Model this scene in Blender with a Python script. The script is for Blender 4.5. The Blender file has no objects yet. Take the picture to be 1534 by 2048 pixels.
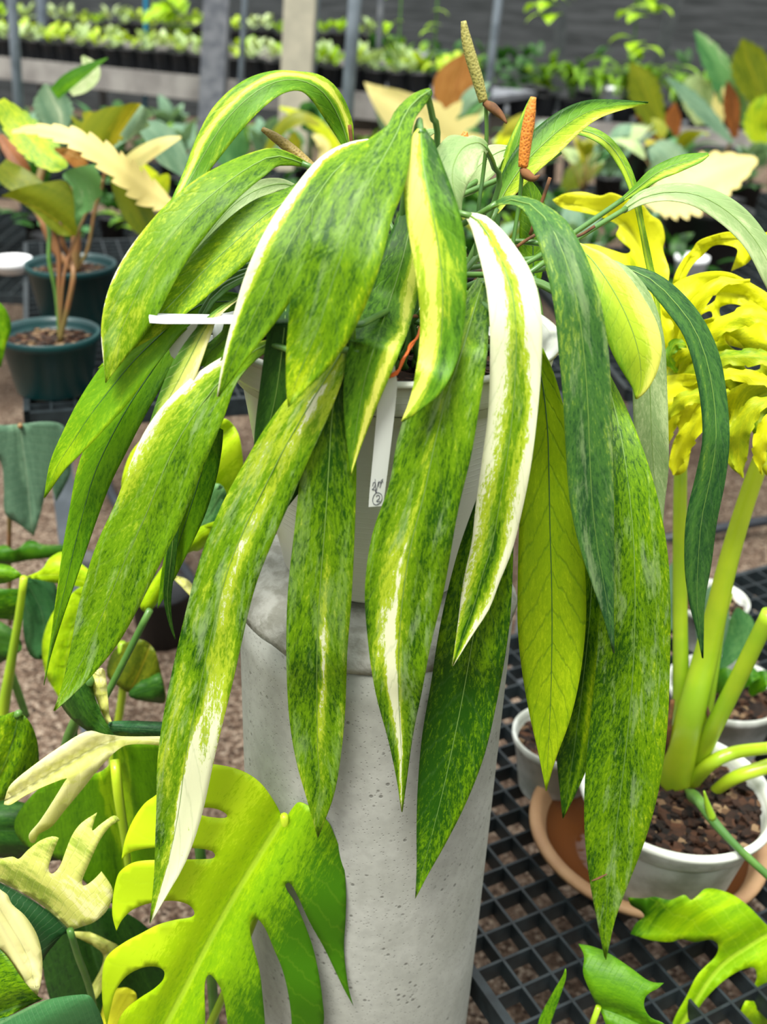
import bpy, bmesh, math, random
from mathutils import Vector, Matrix, noise, geometry
S = bpy.context.scene
COL = S.collection
R = math.radians

# ------------------------------------------------------------ camera
F_PX, TH, RO = 2100.0, R(26.8), R(-2.4)
CAM = Vector((0, 0, 1.6))
fw = Vector((0, math.cos(TH), -math.sin(TH)))
u0 = Vector((0, math.sin(TH), math.cos(TH)))
r0 = Vector((1, 0, 0))
rt = r0 * math.cos(RO) - u0 * math.sin(RO)
up = u0 * math.cos(RO) + r0 * math.sin(RO)
cd = bpy.data.cameras.new('camera'); cam = bpy.data.objects.new('camera', cd); COL.objects.link(cam)
M = Matrix((rt, up, -fw)).transposed().to_4x4(); M.translation = CAM
cam.matrix_world = M
cd.sensor_fit = 'VERTICAL'; cd.sensor_height = 36.0; cd.sensor_width = 27.0
cd.lens = F_PX / 2048 * 36.0
cd.clip_start = 0.05; cd.clip_end = 100
cd.dof.use_dof = True; cd.dof.focus_distance = 0.97; cd.dof.aperture_fstop = 5.0
S.camera = cam

# ------------------------------------------------------------ world, sun, exposure
S.view_settings.view_transform = 'Standard'; S.view_settings.look = 'None'
S.view_settings.gamma = 1.0; S.view_settings.use_curve_mapping = False
S.view_settings.exposure = 1.03
w = bpy.data.worlds.new('sky'); S.world = w; w.use_nodes = True
nt = w.node_tree; nt.nodes.clear()
tc = nt.nodes.new('ShaderNodeTexCoord'); sp = nt.nodes.new('ShaderNodeSeparateXYZ')
rp = nt.nodes.new('ShaderNodeValToRGB'); bg = nt.nodes.new('ShaderNodeBackground'); wo = nt.nodes.new('ShaderNodeOutputWorld')
nt.links.new(tc.outputs['Generated'], sp.inputs[0]); nt.links.new(sp.outputs['Z'], rp.inputs[0])
rp.color_ramp.elements[0].position = 0.0; rp.color_ramp.elements[0].color = (.10, .11, .11, 1)
rp.color_ramp.elements[1].position = 0.8; rp.color_ramp.elements[1].color = (1.15, 1.17, 1.15, 1)
e = rp.color_ramp.elements.new(.3); e.color = (.30, .32, .33, 1)
nt.links.new(rp.outputs[0], bg.inputs[0]); bg.inputs[1].default_value = 1.05; nt.links.new(bg.outputs[0], wo.inputs[0])
sl = bpy.data.lights.new('sun', 'SUN'); sl.energy = 2.9; sl.angle = R(22); sl.color = (1, .97, .9)
so = bpy.data.objects.new('sun', sl); COL.objects.link(so)
so.rotation_euler = Vector((-0.22, -0.42, 1)).to_track_quat('Z', 'Y').to_euler()

# ------------------------------------------------------------ helpers
def ray(px, py): return fw + rt * ((px - 767) / F_PX) + up * ((1024 - py) / F_PX)
def P(px, py, Y):
    v = ray(px, py); return CAM + v * ((Y - CAM.y) / v.y)
def PZ(px, py, z):
    v = ray(px, py); return CAM + v * ((z - CAM.z) / v.z)
def dep(p): return (p - CAM).dot(fw)
def hexc(h):
    c = [int(h[i:i + 2], 16) / 255 for i in (0, 2, 4)]
    return tuple([x / 12.92 if x < .04045 else ((x + .055) / 1.055) ** 2.4 for x in c])
def tag(o, label=None, cat=None, group=None, kind=None):
    if label: o['label'] = label
    if cat: o['category'] = cat
    if group: o['group'] = group
    if kind: o['kind'] = kind
    return o
def empty(name, loc, label=None, cat=None, group=None):
    o = bpy.data.objects.new(name, None); COL.objects.link(o); o.location = loc; o.empty_display_size = .05
    return tag(o, label, cat, group)
def link(name, me, mat, parent=None, smooth=True):
    """mesh data is in world space (or local to a prototype at the origin)"""
    o = bpy.data.objects.new(name, me); COL.objects.link(o)
    if mat: me.materials.append(mat)
    if smooth: me.polygons.foreach_set('use_smooth', [True] * len(me.polygons))
    if parent is not None:
        o.parent = parent
        if parent.parent is None: o.matrix_parent_inverse = Matrix.Translation(-parent.location)
    return o
def mesh(vs, fs):
    me = bpy.data.meshes.new('m'); me.from_pydata([tuple(v) for v in vs], [], fs); me.update(); return me
def copy_tree(o, parent=None):
    c = o.copy(); COL.objects.link(c)
    if parent is not None: c.parent = parent
    for ch in o.children: copy_tree(ch, c)
    return c
def cr(a, b, c, d, t):
    return 0.5 * ((2 * b) + (c - a) * t + (2 * a - 5 * b + 4 * c - d) * t * t + (3 * b - a - 3 * c + d) * t ** 3)
def spline(pts, n):
    """centripetal-ish sampling of a list of tuples, n samples, even in chord"""
    m = len(pts); dim = len(pts[0]); out = []
    seg = [max(1e-6, math.dist(pts[i][:3], pts[i + 1][:3])) for i in range(m - 1)]
    tot = sum(seg)
    for k in range(n):
        s = tot * k / (n - 1); i = 0
        while i < m - 2 and s > seg[i]: s -= seg[i]; i += 1
        t = min(1, s / seg[i])
        a = pts[i - 1] if i > 0 else tuple(2 * x - y for x, y in zip(pts[0], pts[1]))
        d = pts[i + 2] if i + 2 < m else tuple(2 * x - y for x, y in zip(pts[-1], pts[-2]))
        out.append(tuple(cr(a[j], pts[i][j], pts[i + 1][j], d[j], t) for j in range(dim)))
    return out
def tube_mesh(pts, rad, seg=8, cap=True):
    vs, fs = [], []; n = len(pts)
    pts = [Vector(p) for p in pts]
    ref = None
    for i, p in enumerate(pts):
        T = (pts[min(i + 1, n - 1)] - pts[max(i - 1, 0)]).normalized()
        if ref is None: ref = T.orthogonal().normalized()
        A = (ref - T * ref.dot(T)).normalized(); ref = A; B = T.cross(A)
        r = rad[i] if isinstance(rad, (list, tuple)) else rad
        for k in range(seg):
            a = 2 * math.pi * k / seg; vs.append(p + (A * math.cos(a) + B * math.sin(a)) * r)
    for i in range(n - 1):
        for k in range(seg):
            k2 = (k + 1) % seg
            fs.append((i * seg + k, i * seg + k2, (i + 1) * seg + k2, (i + 1) * seg + k))
    if cap: fs.append(tuple(range(seg))[::-1]); fs.append(tuple(range((n - 1) * seg, n * seg)))
    return vs, fs
def tube(name, pts, rad, mat, parent=None, seg=8, n=None):
    if n:
        pts = [Vector(p) for p in spline([tuple(p) for p in pts], n)]
        if isinstance(rad, (list, tuple)):
            m = len(rad); rad = [rad[min(m - 2, int(i / (n - 1) * (m - 1)))] * (1 - ((i / (n - 1) * (m - 1)) - min(m - 2, int(i / (n - 1) * (m - 1))))) + rad[min(m - 1, min(m - 2, int(i / (n - 1) * (m - 1))) + 1)] * ((i / (n - 1) * (m - 1)) - min(m - 2, int(i / (n - 1) * (m - 1)))) for i in range(n)]
    return link(name, mesh(*tube_mesh(pts, rad, seg)), mat, parent)
def lathe(name, prof, c, mat, parent=None, seg=64, jit=None, cap=True):
    vs, fs = [], []; n = len(prof)
    for r, z in prof:
        for k in range(seg):
            a = 2 * math.pi * k / seg
            v = Vector((c[0] + r * math.cos(a), c[1] + r * math.sin(a), c[2] + z))
            if jit: v = jit(v, r, z)
            vs.append(v)
    for i in range(n - 1):
        for k in range(seg):
            k2 = (k + 1) % seg
            fs.append((i * seg + k, i * seg + k2, (i + 1) * seg + k2, (i + 1) * seg + k))
    if cap: fs.append(tuple(range(seg))[::-1]); fs.append(tuple(range((n - 1) * seg, n * seg)))
    return link(name, mesh(vs, fs), mat, parent)
class MB:
    def __init__(s): s.v = []; s.f = []
    def add(s, vs, fs):
        k = len(s.v); s.v += [Vector(v) for v in vs]; s.f += [tuple(i + k for i in f) for f in fs]
    def box(s, c, sz, rot=0.0):
        x, y, z = [q / 2 for q in sz]; ca, sa = math.cos(rot), math.sin(rot)
        vs = [(c[0] + i * x * ca - j * y * sa, c[1] + i * x * sa + j * y * ca, c[2] + k * z) for k in (-1, 1) for i, j in ((-1, -1), (1, -1), (1, 1), (-1, 1))]
        s.add(vs, [(3, 2, 1, 0), (4, 5, 6, 7), (0, 1, 5, 4), (1, 2, 6, 5), (2, 3, 7, 6), (3, 0, 4, 7)])
    def tube(s, pts, rad, seg=6): s.add(*tube_mesh(pts, rad, seg))
    def build(s, name, mat, parent=None, smooth=False): return link(name, mesh(s.v, s.f), mat, parent, smooth)

# ------------------------------------------------------------ materials
class NT:
    def __init__(s, name):
        s.m = bpy.data.materials.new(name); s.m.use_nodes = True; s.t = s.m.node_tree; s.t.nodes.clear()
        s.out = s.t.nodes.new('ShaderNodeOutputMaterial')
    def n(s, t, **k):
        q = s.t.nodes.new('ShaderNode' + t)
        for a, b in k.items(): setattr(q, a, b)
        return q
    def l(s, a, b): s.t.links.new(a, b)
    def put(s, sock, v):
        if hasattr(v, 'is_linked') or hasattr(v, 'links'): s.l(v, sock)
        else: sock.default_value = v
    def math(s, op, a, b=0.0, c=0.0, clamp=False):
        q = s.n('Math', operation=op); q.use_clamp = clamp
        s.put(q.inputs[0], a); s.put(q.inputs[1], b)
        if op in ('MULTIPLY_ADD', 'SMOOTH_MIN'): s.put(q.inputs[2], c)
        return q.outputs[0]
    def mr(s, v, a, b, c=0.0, d=1.0):
        q = s.n('MapRange', interpolation_type='SMOOTHSTEP'); s.put(q.inputs[0], v)
        for i, x in enumerate((a, b, c, d)): q.inputs[i + 1].default_value = x
        return q.outputs[0]
    def mix(s, f, a, b, mode='MIX'):
        q = s.n('Mix', data_type='RGBA', blend_type=mode); s.put(q.inputs[0], f)
        for i, x in ((6, a), (7, b)):
            if isinstance(x, tuple): x = (*x[:3], 1)
            s.put(q.inputs[i], x)
        return q.outputs[2]
    def noise(s, vec, scale, detail=3, rough=.55, dist=0.0):
        q = s.n('TexNoise'); q.inputs['Scale'].default_value = scale; q.inputs['Detail'].default_value = detail
        q.inputs['Roughness'].default_value = rough; q.inputs['Distortion'].default_value = dist
        if vec is not None: s.l(vec, q.inputs['Vector'])
        return q.outputs['Fac']
    def vor(s, vec, scale, feature='F1', out='Distance'):
        q = s.n('TexVoronoi', feature=feature); q.inputs['Scale'].default_value = scale
        if vec is not None: s.l(vec, q.inputs['Vector'])
        return q.outputs[out]
    def ramp(s, f, els):
        q = s.n('ValToRGB'); s.l(f, q.inputs[0]); r = q.color_ramp
        while len(r.elements) < len(els): r.elements.new(.5)
        for e_, (p, c) in zip(r.elements, els): e_.position = p; e_.color = (*c[:3], 1)
        return q.outputs[0]
    def pr(s, col, rough=.5, spec=.5, bump=None, bs=.3, bd=.002, **k):
        q = s.n('BsdfPrincipled'); s.put(q.inputs['Base Color'], (*col[:3], 1) if isinstance(col, tuple) else col)
        s.put(q.inputs['Roughness'], rough); q.inputs['Specular IOR Level'].default_value = spec
        for a, b in k.items(): s.put(q.inputs[a], b)
        if bump is not None:
            b_ = s.n('Bump'); b_.inputs['Strength'].default_value = bs; b_.inputs['Distance'].default_value = bd
            s.l(bump, b_.inputs['Height']); s.l(b_.outputs[0], q.inputs['Normal'])
        return q
    def fin(s, sh): s.l(sh.outputs[0] if hasattr(sh, 'outputs') else sh, s.out.inputs[0]); return s.m

def leaf_material():
    s = NT('variegated_leaf')
    def A(name, out='Vector'):
        q = s.n('Attribute', attribute_type='OBJECT', attribute_name=name); return q.outputs[out]
    uv = s.n('UVMap', uv_map='uv').outputs[0]; st = s.n('UVMap', uv_map='st').outputs[0]
    x = s.n('SeparateXYZ'); s.l(uv, x.inputs[0])
    u = s.math('MULTIPLY_ADD', x.outputs[0], 2.0, -1.0); v = x.outputs[1]
    au = s.math('ABSOLUTE', u)
    p1 = s.n('SeparateXYZ'); s.l(A('p1'), p1.inputs[0])     # base, side, edge
    p2 = s.n('SeparateXYZ'); s.l(A('p2'), p2.inputs[0])     # band centre, width, height
    p3 = s.n('SeparateXYZ'); s.l(A('p3'), p3.inputs[0])     # streak, mottle, seed
    p4 = s.n('SeparateXYZ'); s.l(A('p4'), p4.inputs[0])     # v gradient, vein strength, base tip fade
    # coordinates: streaks long in the leaf direction, slightly herringbone
    sx = s.n('SeparateXYZ'); s.l(st, sx.inputs[0])
    sy = s.math('MULTIPLY_ADD', s.math('ABSOLUTE', sx.outputs[0]), -1.1, sx.outputs[1])
    def coord(fx, fy, so):
        c = s.n('CombineXYZ'); s.l(s.math('MULTIPLY', sx.outputs[0], fx), c.inputs[0]); s.l(s.math('MULTIPLY', sy, fy), c.inputs[1])
        s.l(s.math('MULTIPLY_ADD', p3.outputs[2], 7.31, so), c.inputs[2]); return c.outputs[0]
    n1 = s.noise(coord(4.5, .75, 0), 1.0, 3, .6, .35)
    n2 = s.noise(coord(46, 13, 3.3), 1.0, 6, .78, .5)
    n4 = s.noise(coord(7, 1.1, 15.7), 1.0, 4, .7, .4)
    p5 = s.n('SeparateXYZ'); s.l(A('p5'), p5.inputs[0])     # second band
    p6 = s.n('SeparateXYZ'); s.l(A('p6'), p6.inputs[0])     # where along the leaf
    n3 = s.noise(coord(9, 1.6, 9.1), 1.0, 4, .65, .3)
    t = s.math('MULTIPLY_ADD', p1.outputs[1], u, p1.outputs[0])
    t = s.math('MULTIPLY_ADD', p1.outputs[2], s.math('MULTIPLY', au, au), t)
    t = s.math('MULTIPLY_ADD', p4.outputs[0], s.math('SUBTRACT', v, .5), t)
    bu = s.math('ADD', u, s.math('MULTIPLY_ADD', n1, 1.0, -.5))
    z = s.math('DIVIDE', s.math('SUBTRACT', bu, p2.outputs[0]), s.math('MAXIMUM', p2.outputs[1], .01))
    g = s.math('EXPONENT', s.math('MULTIPLY', s.math('MULTIPLY', z, z), -1.0))
    t = s.math('MULTIPLY_ADD', p2.outputs[2], g, t)
    z2 = s.math('DIVIDE', s.math('SUBTRACT', bu, p5.outputs[0]), s.math('MAXIMUM', p5.outputs[1], .01))
    z3 = s.math('DIVIDE', s.math('SUBTRACT', v, p6.outputs[0]), s.math('MAXIMUM', p6.outputs[1], .01))
    g2 = s.math('EXPONENT', s.math('MULTIPLY', s.math('MULTIPLY_ADD', z2, z2, s.math('MULTIPLY', z3, z3)), -1.0))
    t = s.math('MULTIPLY_ADD', p5.outputs[2], g2, t)
    t = s.math('MULTIPLY_ADD', p3.outputs[0], s.math('MULTIPLY_ADD', n1, 2.4, -1.2), t)
    t = s.math('MULTIPLY_ADD', s.math('MULTIPLY', p3.outputs[0], .6), s.math('MULTIPLY_ADD', n3, 2.0, -1.0), t)
    t = s.math('MULTIPLY_ADD', p3.outputs[1], s.math('MULTIPLY_ADD', n2, 4.4, -2.2), t)
    c = s.mix(s.mr(t, .08, .36), A('dk'), A('md'))
    c = s.mix(s.mr(t, .36, .60), c, A('lm'))
    silv = s.math('MULTIPLY', s.mr(s.math('MULTIPLY_ADD', n2, .25, n4), .64, .80), s.math('MULTIPLY', p4.outputs[2], .8))
    c = s.mix(silv, c, (.34, .47, .22))
    c = s.mix(s.mr(t, .66, .76), c, A('hi'))
    # lateral veins
    q = s.math('MULTIPLY_ADD', au, -1.6, s.math('MULTIPLY', v, 13.0))
    q = s.math('ADD', q, s.math('MULTIPLY', n3, .9))
    q = s.math('ABSOLUTE', s.math('SUBTRACT', s.math('FRACT', q), .5))
    vein = s.math('SUBTRACT', 1.0, s.mr(q, 0.0, .10))
    mid = s.math('SUBTRACT', 1.0, s.mr(au, .008, .028))
    vf = s.math('MULTIPLY', vein, p4.outputs[1])
    c = s.mix(s.math('MULTIPLY', vf, .35), c, A('vn'))
    c = s.mix(s.math('MULTIPLY', mid, .5), c, A('vn'))
    hgt = s.math('MULTIPLY_ADD', n2, .5, s.math('MULTIPLY', vf, -.8))
    hgt = s.math('MULTIPLY_ADD', mid, -1.6, hgt)
    pr = s.pr(c, .42, .24, bump=hgt, bs=.35, bd=.0012)
    tr = s.n('BsdfTranslucent')
    s.l(s.mix(1.0, c, (1.0, 1.0, .55), 'MULTIPLY'), tr.inputs[0])
    mx = s.n('MixShader'); mx.inputs[0].default_value = .30
    s.l(pr.outputs[0], mx.inputs[1]); s.l(tr.outputs[0], mx.inputs[2])
    return s.fin(mx)
LEAF = leaf_material()

def simple(name, col, rough=.5, spec=.5, nscale=None, col2=None, bump=0.0, bd=.001, detail=4, **k):
    s = NT(name)
    if nscale:
        tcn = s.n('TexCoord').outputs['Object']; nn = s.noise(tcn, nscale, detail)
        c = s.mix(s.mr(nn, .35, .65), col, col2 or tuple(x * .7 for x in col))
        return s.fin(s.pr(c, rough, spec, bump=nn if bump else None, bs=bump, bd=bd, **k))
    return s.fin(s.pr(col, rough, spec, **k))

def m_concrete():
    s = NT('pitted_concrete'); o = s.n('TexCoord').outputs['Object']
    a = s.noise(o, 7, 5, .6); b = s.noise(o, 90, 3, .6)
    c = s.mix(s.mr(a, .3, .7), (.30, .31, .27), (.41, .42, .38))
    c = s.mix(s.math('MULTIPLY', s.mr(b, .35, .7), .3), c, (.21, .215, .19))
    pit = s.mr(s.vor(o, 95), .10, .26)
    gate = s.mr(s.noise(o, 26, 2), .50, .58)
    pit2 = s.mr(s.vor(o, 230), .10, .26)
    pits = s.math('MULTIPLY', s.math('SUBTRACT', 1, pit), gate)
    pits = s.math('MAXIMUM', pits, s.math('MULTIPLY', s.math('SUBTRACT', 1, pit2), .5))
    c = s.mix(s.math('MULTIPLY', pits, .6), c, (.06, .06, .05))
    h = s.math('MULTIPLY_ADD', pits, -1.0, s.math('MULTIPLY', b, .25))
    return s.fin(s.pr(c, .8, .25, bump=h, bs=.5, bd=.001))
CONC = m_concrete()
CONC_R = simple('rough_concrete', (.26, .26, .22), .9, .2, 60, (.40, .40, .36), .9, .004)

def m_white_pot():
    s = NT('white_plastic'); o = s.n('TexCoord').outputs['Object']; x = s.n('SeparateXYZ'); s.l(o, x.inputs[0])
    a = s.noise(o, 9, 4); wv = s.math('SINE', s.math('MULTIPLY', x.outputs[2], 1100.0))
    c = s.mix(s.mr(a, .4, .75), (.70, .73, .66), (.62, .65, .55))
    lin = s.math('MULTIPLY', s.mr(wv, .8, 1.0), s.mr(s.noise(o, 14, 2), .48, .6))
    return s.fin(s.pr(c, .35, .5, bump=lin, bs=.35, bd=.0012))
WPOT = m_white_pot()
WPOT_D = simple('weathered_white_plastic', (.62, .64, .60), .5, .4, 18, (.34, .36, .31), .1)
WHITE = simple('white_label_plastic', (.82, .84, .86), .35)
TEAL = simple('teal_plastic', (.002, .042, .042), .38, .5, 5, (.001, .028, .030))
BLACKP = simple('black_plastic', (.008, .009, .011), .5, .4)
MESHM = simple('black_mesh_plastic', (.006, .010, .012), .55, .35, 40, (.013, .020, .023))
TERRA = simple('terracotta_plastic', (.36, .22, .11), .6, .3, 14, (.30, .17, .085), .1)
STEEL = simple('galvanised_steel', (.20, .24, .28), .45, .5, 12, (.13, .16, .19))
BLUEP = simple('blue_pipe', (.01, .22, .42), .4)
OLDPOST = simple('weathered_post', (.11, .12, .14), .8, .3, 16, (.19, .20, .22), .4)
CREAMPOST = simple('cream_concrete_post', (.46, .43, .33), .85, .3, 9, (.38, .36, .28), .2)
DARKPOST = simple('dark_wall_post', (.035, .040, .045), .7, .3, 16, (.055, .06, .065), .2)
HOSE = simple('black_hose', (.015, .02, .028), .45)
WIRE = simple('orange_wire', (.75, .14, .02), .35)
INK = simple('blue_black_ink', (.015, .02, .05), .5)
STAKE = simple('green_stake', (.0, .30, .10), .4)
BROWNS = simple('dry_brown_sheath', (.20, .09, .035), .8, .2, 60, (.09, .05, .03))
PETI = simple('green_petiole', (.06, .16, .03), .35, .5, 30, (.10, .22, .04))
PETY = simple('yellow_green_petiole', (.42, .56, .02), .3, .5, 6, (.24, .42, .015))
PETR = simple('rusty_petiole', (.26, .12, .05), .45, .4, 14, (.17, .13, .04))
BARKB = simple('brown_cane', (.16, .08, .05), .7, .3, 30, (.10, .06, .04), .4)
RIBL = simple('pale_midrib', (.16, .29, .05), .4)
RIBD = simple('dark_midrib', (.03, .10, .03), .4)
def m_spadix(name, a, b):
    s = NT(name); o = s.n('TexCoord').outputs['Object']; v = s.vor(o, 420)
    c = s.mix(s.mr(v, .12, .4), b, a)
    return s.fin(s.pr(c, .5, .4, bump=v, bs=.6, bd=.001))
SPG = m_spadix('green_spadix', (.36, .33, .09), (.16, .17, .05))
SPO = m_spadix('orange_spadix', (.75, .26, .04), (.36, .08, .02))
SPB = m_spadix('brown_spadix', (.26, .19, .04), (.12, .08, .02))
def m_soil():
    s = NT('bark_soil'); o = s.n('TexCoord').outputs['Object']
    c = s.vor(o, 95, out='Color'); x = s.n('SeparateXYZ'); s.l(c, x.inputs[0])
    c = s.ramp(x.outputs[0], [(0, (.004, .0025, .0015)), (.5, (.018, .008, .004)), (.85, (.06, .024, .010)), (1, (.22, .15, .08))])
    return s.fin(s.pr(c, .85, .3, bump=s.vor(o, 95), bs=.8, bd=.004))
SOIL = m_soil()
def m_gravel():
    s = NT('brown_gravel'); o = s.n('TexCoord').outputs['Object']
    c = s.vor(o, 130, out='Color'); x = s.n('SeparateXYZ'); s.l(c, x.inputs[0])
    c = s.ramp(x.outputs[0], [(0, (.02, .012, .007)), (.3, (.085, .053, .034)), (.7, (.18, .125, .088)), (1, (.36, .29, .22))])
    a = s.noise(o, 1.3, 4)
    c = s.mix(s.mr(a, .35, .6), s.mix(.6, c, (.045, .026, .016)), c)
    return s.fin(s.pr(c, .9, .25, bump=s.vor(o, 130), bs=.9, bd=.01))
GRAV = m_gravel()
def m_wall():
    s = NT('grey_panel_wall'); o = s.n('TexCoord').outputs['Object']; x = s.n('SeparateXYZ'); s.l(o, x.inputs[0])
    f = s.math('FRACT', s.math('MULTIPLY', x.outputs[2], 2.4))
    line = s.math('SUBTRACT', 1, s.mr(f, 0, .06))
    m = s.n('Mapping'); m.inputs['Scale'].default_value = (1.2, 1, 14); s.l(o, m.inputs[0])
    a = s.noise(m.outputs[0], 1.5, 5, .65)
    c = s.mix(s.mr(a, .3, .7), (.025, .029, .030), (.068, .074, .078))
    c = s.mix(s.math('MULTIPLY', line, .7), c, (.03, .035, .035))
    return s.fin(s.pr(c, .85, .2))
WALL = m_wall()
def m_water():
    s = NT('brown_water'); q = s.pr((.13, .042, .010), .05, .6); return s.fin(q)
WATER = m_water()

# palettes: dark, mid, lime, high, vein
D, G, L, H = (.016, .085, .002), (.15, .32, .002), (.46, .62, .010), (.82, .86, .38)
PAL = {
 'std': (D, G, L, H, (.10, .22, .06)),
 'white': (D, (.15, .32, .003), (.46, .60, .03), (.84, .87, .62), (.20, .32, .06)),
 'yel': (D, (.12, .31, .010), (.45, .62, .03), (.86, .90, .16), (.16, .30, .06)),
 'grey': ((.020, .085, .024), (.07, .20, .035), (.30, .46, .05), (.50, .60, .28), (.16, .27, .12)),
 'fresh': ((.035, .15, .003), (.14, .34, .004), (.35, .56, .008), (.58, .70, .12), (.07, .22, .01)),
 'bright': ((.11, .27, .004), (.28, .46, .004), (.46, .64, .008), (.62, .74, .08), (.05, .18, .01)),
 'lime': ((.05, .18, .003), (.22, .44, .003), (.38, .60, .003), (.52, .72, .012), (.50, .70, .05)),
 'cream': ((.08, .20, .02), (.42, .54, .08), (.80, .82, .22), (.93, .90, .45), (.80, .80, .42)),
 'gold': ((.10, .28, .012), (.42, .52, .012), (.78, .80, .012), (.86, .87, .035), (.75, .78, .02)),
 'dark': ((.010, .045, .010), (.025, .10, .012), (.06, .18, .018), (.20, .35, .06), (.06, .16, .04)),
 'jade': ((.02, .09, .03), (.055, .19, .06), (.13, .31, .10), (.35, .48, .25), (.18, .34, .14)),
 'sage': ((.07, .15, .09), (.14, .26, .16), (.25, .38, .24), (.50, .60, .40), (.28, .40, .26)),
 'olive': ((.08, .13, .008), (.18, .22, .01), (.36, .33, .015), (.55, .42, .03), (.40, .30, .02)),
 'rust': ((.14, .045, .012), (.30, .10, .025), (.42, .19, .05), (.60, .36, .15), (.45, .22, .08)),
 'butter': ((.40, .42, .10), (.78, .70, .28), (.84, .70, .26), (.88, .76, .32), (.86, .72, .30)),
 'pale': ((.16, .28, .10), (.30, .44, .17), (.50, .62, .30), (.78, .82, .55), (.5, .6, .3)),
}
_seed = [0]
def paint(o, pal='std', base=.3, side=0., edge=0., band=(0, .2, 0), streak=.3, mott=.25, vg=0., vein=.4, seed=None, silver=0., band2=(0, .2, 0, .5, .3)):
    _seed[0] += 1
    for k, c in zip(('dk', 'md', 'lm', 'hi', 'vn'), PAL[pal]): o[k] = [float(x) for x in c]
    o['p1'] = [float(base), float(side), float(edge)]; o['p2'] = [float(x) for x in band]
    o['p3'] = [float(streak), float(mott), float(seed if seed is not None else _seed[0])]
    o['p4'] = [float(vg), float(vein), float(silver)]; o['p5'] = [float(x) for x in band2[:3]]; o['p6'] = [float(band2[3]), float(band2[4]), 0.0]
    return o

# ------------------------------------------------------------ leaf builders
def sheet(name, C, hw, W, parent=None, nu=8, fold=.18, droop=.12, wav=0., wn=5., teeth=None, lean=0., back=0., thick=.0006, seed=0, midrib=None, pal=None, **pk):
    """C centre line, hw half widths (m), W width directions"""
    n = len(C); vs = []; L_ = [0.]
    for i in range(1, n): L_.append(L_[-1] + (C[i] - C[i - 1]).length)
    tot = L_[-1] or 1; hm = max(hw)
    uv = []; st = []
    for i in range(n):
        T = (C[min(i + 1, n - 1)] - C[max(i - 1, 0)]).normalized()
        N = T.cross(W[i]).normalized(); N = -N
        v = L_[i] / tot
        for j in range(nu + 1):
            u = -1 + 2 * j / nu; a = abs(u); h = hw[i]
            if teeth:
                nt_, dp, sh = teeth
                ph = (v * nt_ + (0.35 if u > 0 else 0)) % 1.0
                saw = (ph ** sh) if sh > 0 else 1 - abs(2 * ph - 1) ** 2
                cut = 1 - dp * saw * min(1, a * 1.0)
                h = h * cut
            p = C[i] + W[i] * (u * h)
            p = p + N * (fold * a * h - droop * a * a * h)
            if wav: p = p + N * (wav * hm * a * a * math.sin(v * wn * 6.283 + seed * 1.7 + (1.9 if u > 0 else 0)))
            if lean: p = p + T * (lean * a * h)
            if back: p = p - T * (back * hm * a ** 1.3 * max(0, 1 - v * 3.2))
            vs.append(p); uv.append((u * .5 + .5, v)); st.append((u * h * 10, L_[i] * 10))
    fs = [(i * (nu + 1) + j, i * (nu + 1) + j + 1, (i + 1) * (nu + 1) + j + 1, (i + 1) * (nu + 1) + j) for i in range(n - 1) for j in range(nu)]
    me = mesh(vs, fs)
    for nm, dat in (('uv', uv), ('st', st)):
        la = me.uv_layers.new(name=nm)
        for lp in me.loops: la.data[lp.index].uv = dat[lp.vertex_index]
    o = link(name, me, LEAF, parent)
    if thick:
        md = o.modifiers.new('thickness', 'SOLIDIFY'); md.thickness = thick; md.offset = 0
    if pal: paint(o, pal, **pk)
    if midrib:
        mt, rr = midrib
        pts = []
        for i in range(0, n - 1, 2):
            T = (C[min(i + 1, n - 1)] - C[max(i - 1, 0)]).normalized(); N = -(T.cross(W[i]).normalized())
            pts.append(C[i] - N * 0.0002)
        m = len(pts)
        r = [rr * (1 - .85 * i / (m - 1)) for i in range(m)]
        tube('midrib', pts, r, mt, o, seg=5)
    return o
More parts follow.
